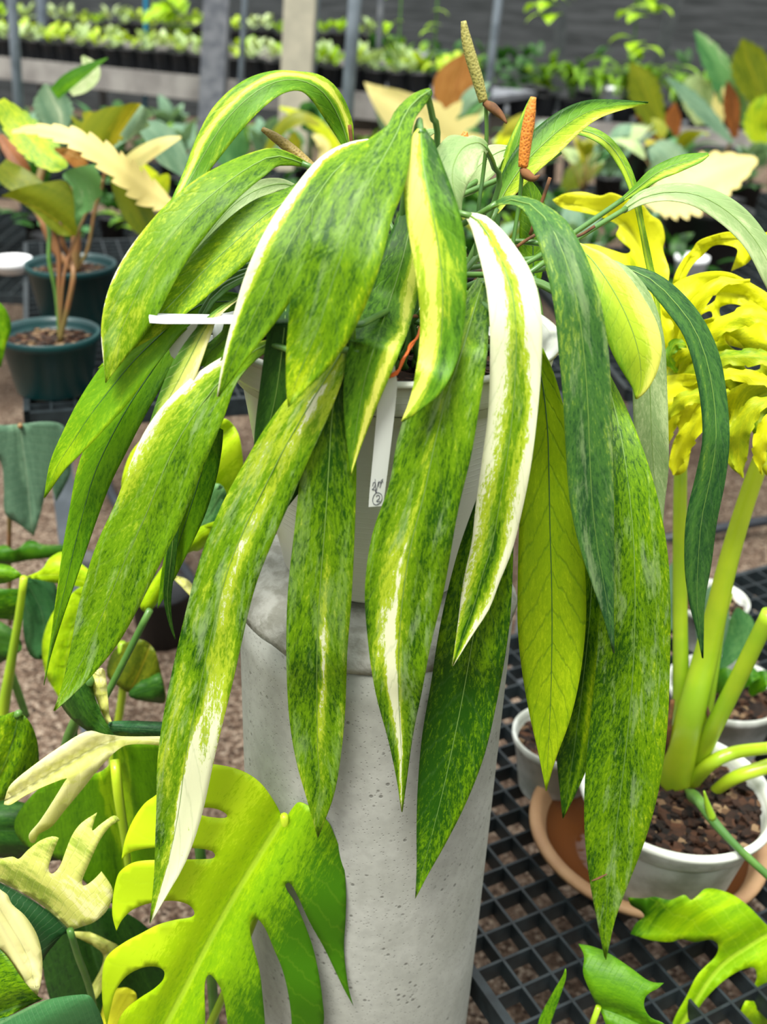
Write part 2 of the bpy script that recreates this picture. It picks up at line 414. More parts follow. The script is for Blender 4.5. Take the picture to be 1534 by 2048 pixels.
def pxleaf(name, pts, parent, K=1.0, beta=.75, n=46, tw=0., clamp=False, **k):
    sm = spline([(p[0], p[1], p[2] * 1000, p[3]) for p in pts], n)
    ys_ = [c / 1000 for a, b, c, d in sm]
    if clamp:
        out = []
        for (a, b, c, d), Y in zip(sm, ys_):
            q = P(a, b, Y * K); dx = q.x - PC.x; rr_ = .168 if q.z > 1.04 else .160
            if q.z < RZ + .022 and abs(dx) < rr_:
                lim = (PC.y - math.sqrt(rr_ * rr_ - dx * dx)) / K - .22 * max(0, .96 - Y)
                Y = min(Y, lim)
            out.append(Y)
        for _ in range(3):
            sm_ = [min(out[i], (out[max(0, i - 1)] + out[i] + out[min(n - 1, i + 1)]) / 3) for i in range(n)]
            out = [min(sm_[i], (sm_[max(0, i - 2)] + sm_[min(n - 1, i + 2)]) / 2 + .002) for i in range(n)]
        ys_ = out
    C = [P(sm[i][0], sm[i][1], ys_[i] * K) for i in range(n)]; W = []; hw = []
    lastW = None
    for i in range(n):
        T = (C[min(i + 1, n - 1)] - C[max(i - 1, 0)]).normalized()
        V = (C[i] - CAM).normalized()
        N = (-V + Vector((0, 0, 1)) * beta); N = (N - T * N.dot(T))
        if N.length < 1e-4: N = -V
        N.normalize()
        Wd = -(T.cross(N)).normalized(); Wd = N.cross(T) * 1.0
        Wd = T.cross(-N).normalized()
        if tw: Wd = Matrix.Rotation(R(tw), 3, T) @ Wd
        if lastW is not None: Wd = (Wd * .5 + lastW * .5); Wd = (Wd - T * Wd.dot(T)).normalized()
        lastW = Wd
        Tp = (T - V * T.dot(V)); Tp = Tp.normalized() if Tp.length > 1e-5 else up
        Wp = Wd - V * Wd.dot(V); per = (Wp - Tp * Wp.dot(Tp)).length
        h = max(.3, sm[i][3]) * dep(C[i]) / F_PX / max(.45, per)
        W.append(Wd); hw.append(h)
    return sheet(name, C, hw, W, parent, **k), C
def traced(name, outline, mid, parent, Y0, dY=0., cross=0., holes=(), step=16, pal='lime', K=1., thick=.0008, wav=.0, **pk):
    pts = []; m = len(outline)
    for i in range(m):
        a, b, c, d = outline[i - 1], outline[i], outline[(i + 1) % m], outline[(i + 2) % m]
        sb, sc = len(b) > 2, len(c) > 2
        if sb: a = b
        if sc: d = c
        for k in range(4):
            t = k / 4; pts.append((cr(a[0], b[0], c[0], d[0], t), cr(a[1], b[1], c[1], d[1], t)))
    hl = []
    for h in holes:
        q = []; mm = len(h)
        for i in range(mm):
            a, b, c, d = h[i - 1], h[i], h[(i + 1) % mm], h[(i + 2) % mm]
            for k in range(4): q.append((cr(a[0], b[0], c[0], d[0], k / 4), cr(a[1], b[1], c[1], d[1], k / 4)))
        hl.append(q)
    def inside(p, poly):
        r_ = False; j = len(poly) - 1
        for i in range(len(poly)):
            xi, yi = poly[i]; xj, yj = poly[j]
            if (yi > p[1]) != (yj > p[1]) and p[0] < (xj - xi) * (p[1] - yi) / (yj - yi) + xi: r_ = not r_
            j = i
        return r_
    V2 = []; E2 = []
    for poly in [pts] + hl:
        k0 = len(V2); V2 += [Vector(p) for p in poly]; E2 += [(k0 + i, k0 + (i + 1) % len(poly)) for i in range(len(poly))]
    bnd = list(V2)
    x0, x1 = min(p[0] for p in pts), max(p[0] for p in pts); y0, y1 = min(p[1] for p in pts), max(p[1] for p in pts)
    y = y0; row = 0
    while y < y1:
        x = x0 + (row % 2) * step / 2
        while x < x1:
            if inside((x, y), pts) and not any(inside((x, y), h) for h in hl) and min((b.x - x) ** 2 + (b.y - y) ** 2 for b in bnd) > (step * .4) ** 2: V2.append(Vector((x, y)))
            x += step
        y += step * .87; row += 1
    r_ = geometry.delaunay_2d_cdt(V2, E2, [], 0, 1e-4)
    V, Fc = r_[0], r_[2]
    ms = spline([(a, b, 0.) for a, b in mid], 40)
    ml = [0.]
    for i in range(1, 40): ml.append(ml[-1] + math.dist(ms[i], ms[i - 1]))
    def muv(p):
        bd, bi = 1e18, 0
        for i, q in enumerate(ms):
            d_ = (p[0] - q[0]) ** 2 + (p[1] - q[1]) ** 2
            if d_ < bd: bd, bi = d_, i
        i = min(max(bi, 1), 38); tx, ty = ms[i + 1][0] - ms[i - 1][0], ms[i + 1][1] - ms[i - 1][1]
        q = ms[i]; l_ = math.hypot(tx, ty); tx /= l_; ty /= l_
        dx, dy = p[0] - q[0], p[1] - q[1]
        return (dx * -ty + dy * tx) * -1, (ml[i] + dx * tx + dy * ty)   # >0: right side when midrib runs down
    U = [muv(p) for p in V]; um = max(abs(a) for a, b in U); tot = ml[-1]
    vs = []
    for p, (a, b) in zip(V, U):
        un, vn = a / um, b / tot
        Yp = Y0 + dY * vn + cross * un * un - .012 * math.exp(-(un * 9) ** 2) * -1 + wav * math.sin(vn * 17 + un * 3) * abs(un)
        vs.append(P(p[0], p[1], Yp * K))
    fs = []
    for f in Fc:
        c = (sum(V[i][0] for i in f) / len(f), sum(V[i][1] for i in f) / len(f))
        if inside(c, pts) and not any(inside(c, h) for h in hl): fs.append(tuple(f))
    me = mesh(vs, fs)
    sc = (Y0 * K) / F_PX * 10 * 1.1
    for nm, dat in (('uv', [(a / um * .5 + .5, b / tot) for a, b in U]), ('st', [(a * sc, b * sc) for a, b in U])):
        la = me.uv_layers.new(name=nm)
        for lp in me.loops: la.data[lp.index].uv = dat[lp.vertex_index]
    o = link(name, me, LEAF, parent)
    if thick: md = o.modifiers.new('thickness', 'SOLIDIFY'); md.thickness = thick; md.offset = 0
    paint(o, pal, **pk)
    return o
def pxtube(name, pts, rad, mat, parent, K=1., n=20, seg=8):
    return tube(name, [P(a, b, y * K) for a, b, y in pts], rad, mat, parent, seg, n)

# ------------------------------------------------------------ ground and wall
gm = bmesh.new(); bmesh.ops.create_grid(gm, x_segments=2, y_segments=2, size=16); me = bpy.data.meshes.new('g'); gm.to_mesh(me); gm.free()
floor = link('floor', me, GRAV, None, False); tag(floor, kind='structure')
b = MB(); b.box((3.0, 13.0, 1.9), (18, .12, 3.8), R(-9)); wall = b.build('wall_back', WALL); tag(wall, kind='structure')
b = MB(); b.box((-12.5, 15.5, 1.9), (12, .12, 3.8), R(8)); tag(b.build('wall_left', WALL), kind='structure')

# ------------------------------------------------------------ concrete column and the main potted plant
K = .9
PC = Vector((-.0034, .927, 0)); RZ, BZ, TZ = 1.3195, 1.082, 1.070
def cj(v, r, z):
    if r > .118 and z > .96:
        k = noise.noise(v * 38) * .0035 + noise.noise(v * 11) * .004
        v = v + Vector((v.x - PC.x, v.y - PC.y, 0)).normalized() * k + Vector((0, 0, k * .9))
    return v
col = empty('concrete_column', (PC.x, PC.y, 0), 'round grey pitted concrete column carrying the big drooping plant', 'column')
cprof = [(.134, 0.0), (.137, .3), (.1395, .6), (.1405, .9), (.1407, 1.0), (.1405, 1.035), (.138, 1.05), (.132, 1.060), (.122, 1.066), (.112, 1.069), (.106, 1.066), (.10, 1.070), (0.02, 1.070)]
lathe('shaft', cprof[:6] + [(.1, 1.036)], PC, CONC, col, 96)
lathe('rough_rim', [(.1, 1.034)] + [(.1407, 1.0352), (.1398, 1.044), (.136, 1.053), (.130, 1.060), (.122, 1.066), (.112, 1.069), (.106, 1.066), (.09, 1.070), (0.02, 1.070)], PC, CONC_R, col, 128, cj)

pot = empty('potted_anthurium', (PC.x, PC.y, BZ), 'big plant with long drooping streaked leaves in the white pot on the concrete column', 'potted plant')
def PR(z): return z - BZ
zt = RZ - BZ
lathe('pot', [(.03, .0), (.092, .0), (.096, .004), (.108, .06), (.121, .12), (.133, zt - .045), (.137, zt - .034), (.1375, zt - .032), (.148, zt - .028), (.1505, zt - .024), (.152, zt - .012), (.1535, zt - .002), (.1565, zt), (.1575, zt - .002), (.1572, zt + .002), (.153, zt + .0035), (.147, zt + .001), (.143, zt - .008), (.140, zt - .04), (.03, zt - .045)],
      (PC.x, PC.y, BZ), WPOT, pot, 96)
for k in range(2):
    b = MB(); a = R(200 + k * 180); b.box((PC.x + .152 * math.cos(a), PC.y + .152 * math.sin(a), RZ - .017), (.02, .06, .022), a)
    b.build('handle', WPOT, pot)
rng = random.Random(5)
def soil(name, c, r, parent, amp=.006, chips=0, seed=1, mat=None):
    vs, fs = [(c[0], c[1], c[2])], []; nr, ns = 12, 48
    for i in range(1, nr + 1):
        for k in range(ns):
            a = 2 * math.pi * k / ns; q = Vector((c[0] + r * i / nr * math.cos(a), c[1] + r * i / nr * math.sin(a), c[2]))
            q.z += noise.noise(q * 60 + Vector((seed, 0, 0))) * amp * (1 if i < nr else .3); vs.append(q)
    for k in range(ns): fs.append((0, 1 + k, 1 + (k + 1) % ns))
    for i in range(nr - 1):
        for k in range(ns):
            k2 = (k + 1) % ns; fs.append((1 + i * ns + k, 1 + (i + 1) * ns + k, 1 + (i + 1) * ns + k2, 1 + i * ns + k2))
    mb = MB(); mb.add(vs, fs); rg = random.Random(seed)
    for _ in range(chips):
        a, q = rg.random() * 6.283, r * .95 * math.sqrt(rg.random()); s = rg.uniform(.004, .012)
        mb.box((c[0] + q * math.cos(a), c[1] + q * math.sin(a), c[2] + amp * .6), (s * 1.8, s, s * .6), rg.random() * 3)
    return mb.build(name, mat or SOIL, parent)
soil('soil', (PC.x, PC.y, RZ - .032), .142, pot, .008, 220, 3)

# every leaf: (pixel x, pixel y, distance plane, half width px)
LV = [
 # name-ish comment, pts, opts
 dict(p=[(862,180,.97,5),(838,196,.95,16),(812,225,.93,22),(798,258,.91,26),(776,300,.885,45),(750,345,.86,62),(715,410,.84,73),(688,499,.82,78),(664,567,.815,78),(640,645,.81,66),(612,715,.81,47),(592,765,.81,25),(577,813,.81,1)], pal='std', base=.27, streak=.25, mott=.26, edge=.06, silver=.35, band2=(0,1.2,.2,.95,.15), stem=[(874,300,1.0),(866,240,.985)], nb=.5),
 dict(p=[(765,283,1.0,12),(715,305,.96,27),(662,352,.92,42),(610,432,.89,53),(570,505,.87,54),(533,580,.86,50),(503,640,.855,40),(470,710,.85,24),(437,793,.85,1)], pal='white', base=.30, side=-.08, edge=.08, band=(-1.0,.28,.6), streak=.35, mott=.2),
 dict(p=[(842,258,.93,8),(843,290,.9,28),(848,340,.88,42),(864,420,.86,52),(878,500,.85,54),(885,580,.84,49),(884,650,.835,44),(876,712,.83,40),(858,766,.83,31),(832,808,.83,15),(803,843,.83,1)], pal='yel', base=.44, side=-.14, band=(-.5,.42,.40), streak=.62, mott=.18, vg=.15),
 dict(p=[(828,370,1.0,12),(824,430,.97,28),(810,500,.945,42),(787,580,.93,50),(760,660,.92,53),(735,740,.91,46),(718,820,.905,31),(708,890,.90,15),(701,951,.90,1)], pal='yel', base=.24, side=.10, band=(.62,.25,.55), streak=.3, mott=.2, vg=.25),
 dict(p=[(690,690,.95,14),(665,735,.92,27),(625,800,.885,43),(578,880,.86,54),(534,965,.85,58),(490,1055,.845,60),(448,1165,.84,60),(405,1350,.835,62),(374,1500,.83,56),(358,1620,.83,46),(340,1710,.83,34),(322,1775,.83,18),(301,1845,.83,1)], pal='white', base=.36, side=.02, band=(.2,.22,.30), streak=.5, mott=.22, vg=.0, silver=.7, band2=(.85,.75,.75,.82,.24)),
 dict(p=[(700,640,.97,12),(685,720,.95,28),(665,820,.92,45),(658,930,.90,55),(650,1050,.885,60),(640,1180,.88,64),(634,1300,.875,61),(634,1420,.875,57),(636,1510,.875,46),(640,1590,.875,28),(637,1673,.875,1)], pal='white', base=.22, side=.02, edge=.14, streak=.35, mott=.26, silver=.3, band2=(.16,.16,.6,.6,.18)),
 dict(p=[(967,560,.95,12),(948,620,.93,32),(925,700,.905,50),(893,795,.88,68),(869,890,.865,76),(848,990,.855,73),(822,1090,.85,80),(806,1190,.85,78),(798,1290,.85,63),(797,1380,.85,47),(801,1470,.85,26),(804,1550,.85,12),(804,1624,.85,1)], pal='white', base=.28, band=(-.1,.10,.20), streak=.30, mott=.24, silver=.6, band2=(-.28,.34,.75,.76,.24)),
 dict(p=[(1000,930,.95,20),(985,1030,.925,42),(968,1130,.91,58),(950,1250,.90,68),(928,1380,.895,68),(906,1490,.89,65),(884,1590,.89,50),(861,1680,.89,30),(845,1740,.89,14),(831,1793,.89,1)], pal='std', base=.17, side=.06, streak=.3, mott=.26),
 dict(p=[(934,428,.97,5),(962,448,.93,20),(995,505,.89,36),(1022,575,.87,49),(1032,650,.855,52),(1031,740,.85,51),(1025,830,.845,49),(1012,930,.84,49),(997,1020,.84,46),(984,1090,.84,41),(965,1150,.84,36),(950,1205,.84,31),(930,1262,.84,17),(906,1331,.84,1)], pal='white', base=.62, side=.04, edge=.42, band=(.05,.30,-.32), streak=.32, mott=.26, vg=-.6, silver=.3),
 dict(p=[(1070,700,1.0,14),(1085,770,.97,28),(1095,860,.945,42),(1098,960,.93,53),(1100,1060,.92,61),(1103,1160,.915,67),(1104,1250,.915,68),(1103,1340,.915,59),(1100,1430,.915,41),(1096,1510,.915,18),(1093,1581,.915,1)], pal='bright', base=.40, streak=.14, mott=.18, vg=.12, vein=1.0),
 dict(p=[(985,412,1.0,5),(1010,400,.99,9),(1045,403,.965,13),(1072,418,.945,20),(1103,455,.92,33),(1131,520,.90,40),(1153,600,.885,45),(1167,700,.88,49),(1175,800,.875,48),(1179,900,.872,46),(1184,1000,.87,43),(1194,1090,.87,34),(1208,1170,.87,22),(1219,1240,.87,10),(1228,1306,.87,1)], pal='grey', base=.27, streak=.3, mott=.26, vg=-.2, edge=.1, silver=.6),
 dict(p=[(1205,740,1.0,10),(1225,800,.975,20),(1243,880,.945,34),(1258,980,.92,50),(1268,1100,.905,64),(1270,1220,.9,70),(1266,1340,.9,72),(1256,1460,.9,75),(1243,1570,.9,72),(1230,1670,.9,60),(1218,1760,.9,40),(1211,1840,.9,18),(1210,1915,.9,1)], pal='std', base=.28, side=.06, streak=.26, mott=.28, silver=.6),
 dict(p=[(1185,1000,.99,25),(1185,1120,.975,38),(1178,1250,.965,46),(1165,1370,.96,47),(1152,1470,.955,42),(1142,1540,.955,28),(1127,1635,.955,1)], pal='std', base=.18, streak=.3, mott=.24, band=(.5,.15,.25)),
 dict(p=[(1105,488,1.04,6),(1140,492,1.03,12),(1172,508,1.0,20),(1203,545,.98,33),(1237,600,.965,44),(1262,655,.955,50),(1277,705,.95,46),(1282,745,.95,33),(1280,775,.95,17),(1272,798,.95,2)], pal='yel', base=.60, edge=.0, side=.22, streak=.10, mott=.05, vg=.1),
 dict(p=[(1190,520,1.08,10),(1235,545,1.06,22),(1272,600,1.05,30),(1294,680,1.04,33),(1300,780,1.035,34),(1303,870,1.03,33),(1308,950,1.03,28),(1315,1020,1.03,14),(1322,1092,1.03,1)], pal='pale', base=.42, streak=.3, mott=.25),
 dict(p=[(1228,534,1.10,5),(1270,543,1.09,11),(1310,565,1.08,17),(1350,605,1.07,22),(1387,655,1.06,24),(1413,720,1.05,27),(1428,800,1.04,26),(1432,880,1.03,26),(1421,955,1.03,29),(1403,1040,1.03,30),(1396,1130,1.03,26),(1394,1200,1.03,16),(1400,1260,1.03,7),(1405,1316,1.03,1)], pal='grey', base=.20, streak=.22, mott=.18, band=(-.5,.2,.15)),
 dict(p=[(1245,422,1.12,5),(1285,396,1.12,13),(1340,384,1.12,18),(1400,392,1.11,21),(1460,427,1.10,24),(1510,480,1.09,24),(1545,545,1.08,22),(1568,620,1.08,10),(1580,680,1.08,1)], pal='pale', base=.42, streak=.35, mott=.12, stem=[(1060,545,1.02),(1150,480,1.08)]),
 dict(p=[(1238,405,1.14,4),(1275,376,1.14,9),(1315,346,1.14,15),(1355,328,1.14,15),(1395,316,1.14,11),(1417,308,1.14,3)], pal='yel', base=.36, streak=.3, mott=.12, band=(-.5,.3,.2), stem=[(1050,528,1.03),(1145,468,1.09)]),
 dict(p=[(990,425,1.10,7),(1012,380,1.11,20),(1050,325,1.12,31),(1090,285,1.13,34),(1132,249,1.14,30),(1177,223,1.15,22),(1228,211,1.16,13),(1296,206,1.17,1)], pal='yel', base=.42, side=-.36, streak=.12, mott=.12, beta=.3),
 dict(p=[(1000,405,1.14,8),(1018,340,1.15,18),(1036,280,1.16,16),(1050,232,1.17,8),(1062,194,1.18,1)], pal='yel', base=.34, streak=.2, band=(.6,.3,.25), mott=.1, beta=.2),
 dict(p=[(1120,270,1.2,3),(1150,260,1.2,8),(1188,268,1.19,11),(1222,292,1.18,11),(1252,338,1.17,10),(1271,392,1.16,8),(1283,450,1.15,6),(1297,520,1.14,7),(1311,585,1.13,6),(1322,652,1.12,1)], pal='yel', base=.42, streak=.2, band=(-.4,.3,.2), mott=.1),
 dict(p=[(975,298,1.04,5),(955,286,1.02,14),(926,296,1.0,36),(908,328,.98,46),(905,362,.97,36),(912,395,.965,18),(922,425,.965,1)], pal='pale', base=.34, streak=.3, mott=.15, edge=.1, stem=[(990,400,1.08),(986,330,1.07)]),
 dict(p=[(1020,296,1.16,5),(990,308,1.16,22),(958,332,1.15,32),(928,366,1.15,28),(902,400,1.15,3)], pal='pale', base=.5, streak=.2, mott=.1),
 dict(p=[(1068,560,1.14,14),(1066,500,1.15,27),(1068,440,1.16,28),(1062,392,1.17,20),(1050,350,1.18,2)], pal='lime', base=.22, streak=.15, mott=.1, beta=.1),
 dict(p=[(699,298,1.10,10),(684,250,1.10,22),(662,206,1.09,26),(636,177,1.08,24),(600,161,1.07,18),(556,163,1.06,24),(508,187,1.05,32),(457,235,1.04,34),(417,294,1.03,28),(386,350,1.02,20),(352,410,1.0,13),(327,460,.995,9),(316,498,.99,13),(312,532,.985,16),(313,562,.985,10),(319,588,.985,1)], pal='yel', base=.32, band=(-.5,.22,.5), streak=.25, mott=.14, edge=.15, n=72),
 dict(p=[(612,330,1.04,3),(580,318,1.03,10),(545,313,1.02,18),(500,334,1.0,30),(445,372,.98,38),(390,420,.965,44),(340,475,.95,50),(300,535,.94,55),(268,600,.93,53),(243,660,.925,41),(226,710,.92,23),(211,765,.92,1)], pal='white', base=.32, band=(-1.1,.16,.5), streak=.3, mott=.2, vg=.2, silver=.3),
 dict(p=[(612,368,1.02,10),(575,400,1.0,27),(530,430,.985,37),(480,475,.97,42),(425,525,.96,42),(370,580,.95,37),(320,630,.94,28),(275,670,.935,18),(235,705,.93,10),(198,736,.93,1)], pal='std', base=.36, side=.1, streak=.2, mott=.24),
 dict(p=[(600,376,1.08,4),(560,368,1.07,11),(510,382,1.05,18),(462,415,1.04,23),(422,463,1.03,27),(390,510,1.02,29),(365,548,1.02,18),(338,580,1.02,2)], pal='pale', base=.38, streak=.2, mott=.15, edge=.2),
 dict(p=[(505,603,1.0,8),(455,603,.99,19),(405,609,.975,21),(355,640,.96,25),(310,680,.95,33),(265,725,.94,39),(222,777,.935,41),(180,832,.93,37),(145,885,.93,27),(115,932,.93,15),(88,995,.93,1)], pal='fresh', base=.36, side=.05, streak=.2, mott=.15, vg=.3, vein=.2),
 dict(p=[(385,640,1.02,8),(345,685,1.0,22),(302,745,.985,31),(262,805,.975,37),(225,870,.97,39),(190,945,.965,35),(168,1020,.96,29),(150,1090,.96,24),(133,1165,.96,16),(115,1240,.96,8),(100,1305,.96,3),(88,1369,.96,1)], pal='fresh', base=.30, side=-.12, streak=.3, mott=.18),
 dict(p=[(545,683,.95,8),(505,705,.935,18),(462,740,.92,31),(420,787,.9,47),(380,842,.89,59),(345,902,.885,66),(318,965,.88,68),(290,1035,.88,68),(255,1110,.88,65),(222,1190,.88,57),(190,1265,.88,47),(160,1330,.88,31),(135,1380,.88,15),(110,1421,.88,1)], pal='white', base=.32, streak=.25, mott=.22, silver=.6, band2=(-1.0,.4,.7,.22,.2)),
 dict(p=[(485,590,.98,3),(432,628,.94,7),(410,658,.92,15),(385,705,.915,23),(360,755,.91,26),(335,802,.91,22),(315,838,.91,13),(292,885,.91,2)], pal='cream', base=.45, side=.45, streak=.25, mott=.1),
 dict(p=[(485,640,.99,8),(462,665,.97,22),(436,690,.96,25),(416,710,.955,15),(400,732,.955,2)], pal='fresh', base=.3, streak=.3, mott=.25),
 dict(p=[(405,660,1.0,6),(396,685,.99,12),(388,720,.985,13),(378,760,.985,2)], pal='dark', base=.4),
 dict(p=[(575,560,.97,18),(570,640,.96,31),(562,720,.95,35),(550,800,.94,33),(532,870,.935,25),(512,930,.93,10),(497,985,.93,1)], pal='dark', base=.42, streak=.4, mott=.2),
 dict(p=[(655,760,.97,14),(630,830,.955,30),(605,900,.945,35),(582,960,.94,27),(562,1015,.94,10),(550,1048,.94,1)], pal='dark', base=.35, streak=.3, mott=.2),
 dict(p=[(425,850,.98,22),(407,930,.97,31),(386,1000,.965,32),(363,1070,.96,26),(340,1140,.96,16),(315,1216,.96,1)], pal='fresh', base=.22, streak=.25, mott=.2, vg=.2),
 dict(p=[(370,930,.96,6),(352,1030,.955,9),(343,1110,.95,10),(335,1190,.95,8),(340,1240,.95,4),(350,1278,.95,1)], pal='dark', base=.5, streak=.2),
 dict(p=[(580,430,1.08,14),(545,465,1.07,23),(510,500,1.06,27),(475,535,1.05,25),(450,562,1.05,15),(426,582,1.05,2)], pal='yel', base=.25, band=(-.8,.3,.3), streak=.3, mott=.1),
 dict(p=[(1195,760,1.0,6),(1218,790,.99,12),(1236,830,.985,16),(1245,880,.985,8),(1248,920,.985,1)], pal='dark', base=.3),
 dict(p=[(770,360,1.06,10),(790,330,1.05,12),(812,296,1.04,14),(850,270,1.04,10),(870,262,1.03,2)], pal='pale', base=.4),
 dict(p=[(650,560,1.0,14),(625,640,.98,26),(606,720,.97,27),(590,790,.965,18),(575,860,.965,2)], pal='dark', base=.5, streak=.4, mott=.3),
]
LLAB = {2: 'yellow and green striped leaf', 3: 'dark leaf with a yellow stripe', 8: 'nearly white leaf with a green centre', 9: 'plain bright green leaf', 10: 'grey-green leaf', 13: 'pale lime leaf', 31: 'narrow cream leaf', 24: 'high arching leaf with a yellow stripe'}
crown = Vector((PC.x, PC.y, RZ - .03))
for i, d in enumerate(LV):
    d = dict(d); pts = d.pop('p'); st = d.pop('stem', None); d.pop('nb', None); n = d.pop('n', 46)
    beta = d.pop('beta', .75)
    lf, C = pxleaf('leaf', pts, pot, K, beta, n, clamp=True, fold=.22, droop=.18, wav=.09, wn=2.5, seed=i, nu=10,
                   midrib=(RIBD if d['pal'] in ('bright', 'fresh', 'lime') else RIBL, .0007), **d)
    if i in LLAB: lf['label'] = LLAB[i]
    a = i * 2.4; c0 = crown + Vector((math.cos(a) * .035, math.sin(a) * .03, 0))
    T = (C[1] - C[0]).normalized(); e_ = C[0] + T * .004
    if C[0].z < RZ + .005 and not st and (C[0] - PC).xy.length > .10:
        o_ = Vector((C[0].x - PC.x, C[0].y - PC.y, 0)).normalized()
        mid = [Vector((PC.x, PC.y, RZ + .05)) + o_ * .08, Vector((PC.x, PC.y, RZ + .045)) + o_ * .15, Vector((PC.x, PC.y, RZ - .005)) + o_ * .178, C[0] * .6 + (Vector((PC.x, PC.y, RZ - .02)) + o_ * .182) * .4]
    elif st: mid = [P(x, y, z * K) for x, y, z in st]
    else:
        far = (C[0] - c0); mid = [c0 + Vector((far.x * .25, far.y * .25, far.z * .5 + .02)), C[0] - T * min(.05, far.length * .35) + Vector((0, 0, -.004))]
        if mid[1].z > C[0].z: mid[1].z = C[0].z - .003
    tube('petiole', [c0] + mid + [e_], .0026, PETI, pot, 8, 22)

# flower spikes
def spike(pts, r, mat, sp, stalk, nm='green'):
    s_ = pxtube('flower_spike', pts, [r * .45, r * .85, r, r, r * .95, r * .8], mat, pot, K, 24, 12)
    s_['label'] = nm
    if sp: pxtube('spathe', sp, [.0028, .0045, .0032, .0008], BROWNS, pot, K, 12, 6)
    pxtube('spike_stalk', stalk, .0018, PETI, pot, K, 24, 6)
spike([(927,42,1.06),(932,75,1.06),(942,115,1.06),(954,155,1.06),(967,203,1.06)], .0050, SPG, [(970,206,1.06),(985,215,1.05),(1003,232,1.045),(1013,246,1.04)], [(972,206,1.06),(973,280,1.06),(966,350,1.06),(958,410,1.05),(950,520,1.04)], 'tall upright green flower spike')
spike([(1067,194,1.04),(1060,230,1.04),(1052,280,1.04),(1046,334,1.04)], .0052, SPO, [(1044,337,1.04),(1052,348,1.035),(1068,357,1.03),(1080,350,1.03)], [(1044,338,1.04),(1042,370,1.04),(1036,420,1.04),(1024,500,1.03)], 'orange flower spike')
spike([(525,258,1.08),(555,278,1.075),(590,305,1.07),(632,342,1.06)], .0048, SPB, None, [(632,342,1.06),(680,390,1.05),(740,470,1.04),(775,560,1.03)], 'leaning brown flower spike')
spike([(931,263,1.14),(927,285,1.14),(922,310,1.14)], .0045, SPO, None, [(922,310,1.14),(922,380,1.1),(915,470,1.06)], 'small orange flower spike tip')
spike([(916,348,1.0),(914,370,1.0),(912,390,1.0)], .0036, BROWNS, None, [(912,390,1.0),(905,440,1.02),(885,560,1.02)], 'short dry brown spike')
pxtube('dry_stalk', [(699,250,1.09),(702,275,1.09),(704,300,1.09)], .0018, BROWNS, pot, K, 6, 6)
for pts in ([(1100,355,1.05),(1085,400,1.05),(1060,470,1.05)], [(1070,470,1.04),(1050,482,1.04),(1030,496,1.04)], [(1190,452,1.06),(1165,468,1.06),(1140,478,1.05)], [(805,640,.96),(830,632,.97),(860,640,1.0)]):
    pxtube('dry_stalk', pts, .0016, BROWNS, pot, K, 8, 6)
rg = random.Random(8)
for k in range(14):
    a = rg.random() * 6.28; h = rg.uniform(.04, .12)
    c0 = crown + Vector((math.cos(a) * .05, math.sin(a) * .04, -.005))
    tube('petiole', [c0, c0 + Vector((math.cos(a) * .02, math.sin(a) * .02, h * .6)), c0 + Vector((math.cos(a) * .05, math.sin(a) * .05, h))], [.003, .0026, .0016], PETI if k % 3 else BROWNS, pot, 6, 8)

# brown healed scars on three of the leaves
for q, Y in (([(771,1004),(773,1014),(769,1026)],.843),([(762,1240),(768,1247),(771,1256)],.842),([(783,1232),(789,1236),(794,1236)],.842),([(767,1377),(771,1382),(774,1388)],.842),([(1009,1288),(1006,1297),(1001,1305)],.882),([(939,1533),(947,1526),(956,1518)],.880),([(1183,1762),(1198,1756),(1214,1748)],.890)):
    pxtube('leaf_scar', [(x, y, Y) for x, y in q], [.0006, .0014, .0006], BROWNS, pot, K, 7, 6)
# labels
TAGW = simple('greyed_label_plastic', (.56, .60, .54), .4)
Kf = K
lab = empty('plant_label', P(765, 860, .86 * K), 'long white hanging label with a handwritten circled 2, tied with orange wire', 'label')
def plab(x, y, dy=0.): return P(x, y, (.862 + dy) * K)
def slab(name, px, Y, th, mat, parent=None):
    f = [P(x, y, Y) for x, y in px]; bk = [v + Vector((0, th, 0)) for v in f]; n = len(f)
    fs = [tuple(range(n)), tuple(range(2 * n - 1, n - 1, -1))] + [(i, i + n, (i + 1) % n + n, (i + 1) % n) for i in range(n)]
    return link(name, mesh(f + bk, fs), mat, parent, False)
slab('tag_strip', [(779,716),(786,712),(791,742),(795,768),(790,820),(783,880),(775,945),(766,1012),(737,1014),(739,985),(747,900),(755,810),(757,782)][::-1], .845 * K, .0006, TAGW, lab)
pxtube('wire', [(778,752,.843),(781,753,.842),(791,750,.842),(797,742,.843),(804,727,.846),(812,709,.851),(822,694,.87),(832,678,.90),(842,658,.93)], .0011, WIRE, lab, K, 30, 6)
pxtube('wire', [(779,755,.843),(783,750,.842),(790,746,.842),(799,738,.843),(803,722,.846),(815,706,.851),(820,690,.87),(834,676,.90),(840,655,.93)], .0011, WIRE, lab, K, 30, 6)
def stroke(pts): pxtube('ink_stroke', [(x, y, .8445) for x, y in pts], .00022, INK, lab, K, 5 * len(pts), 4)
stroke([(745,972),(747,965),(751,966),(748,975),(744,979),(750,980),(751,984)])
stroke([(750,958),(751,970),(751,985)]); stroke([(757,962),(754,975),(752,986)])
stroke([(757,973),(758,965),(761,963),(761,972),(759,975)]); stroke([(761,970),(764,962),(766,965)]); stroke([(762,961),(766,958)])
stroke([(751,986),(756,985),(762,988),(764,996),(761,1004),(754,1009),(748,1008),(745,1001),(747,992),(751,986)])
stroke([(752,993),(755,990),(759,992),(758,997),(753,1002),(756,1003),(760,1002)])
lab2 = empty('plant_label', P(390, 634, .93 * K), 'white flat label stake lying level across the left rim of the white pot', 'label')
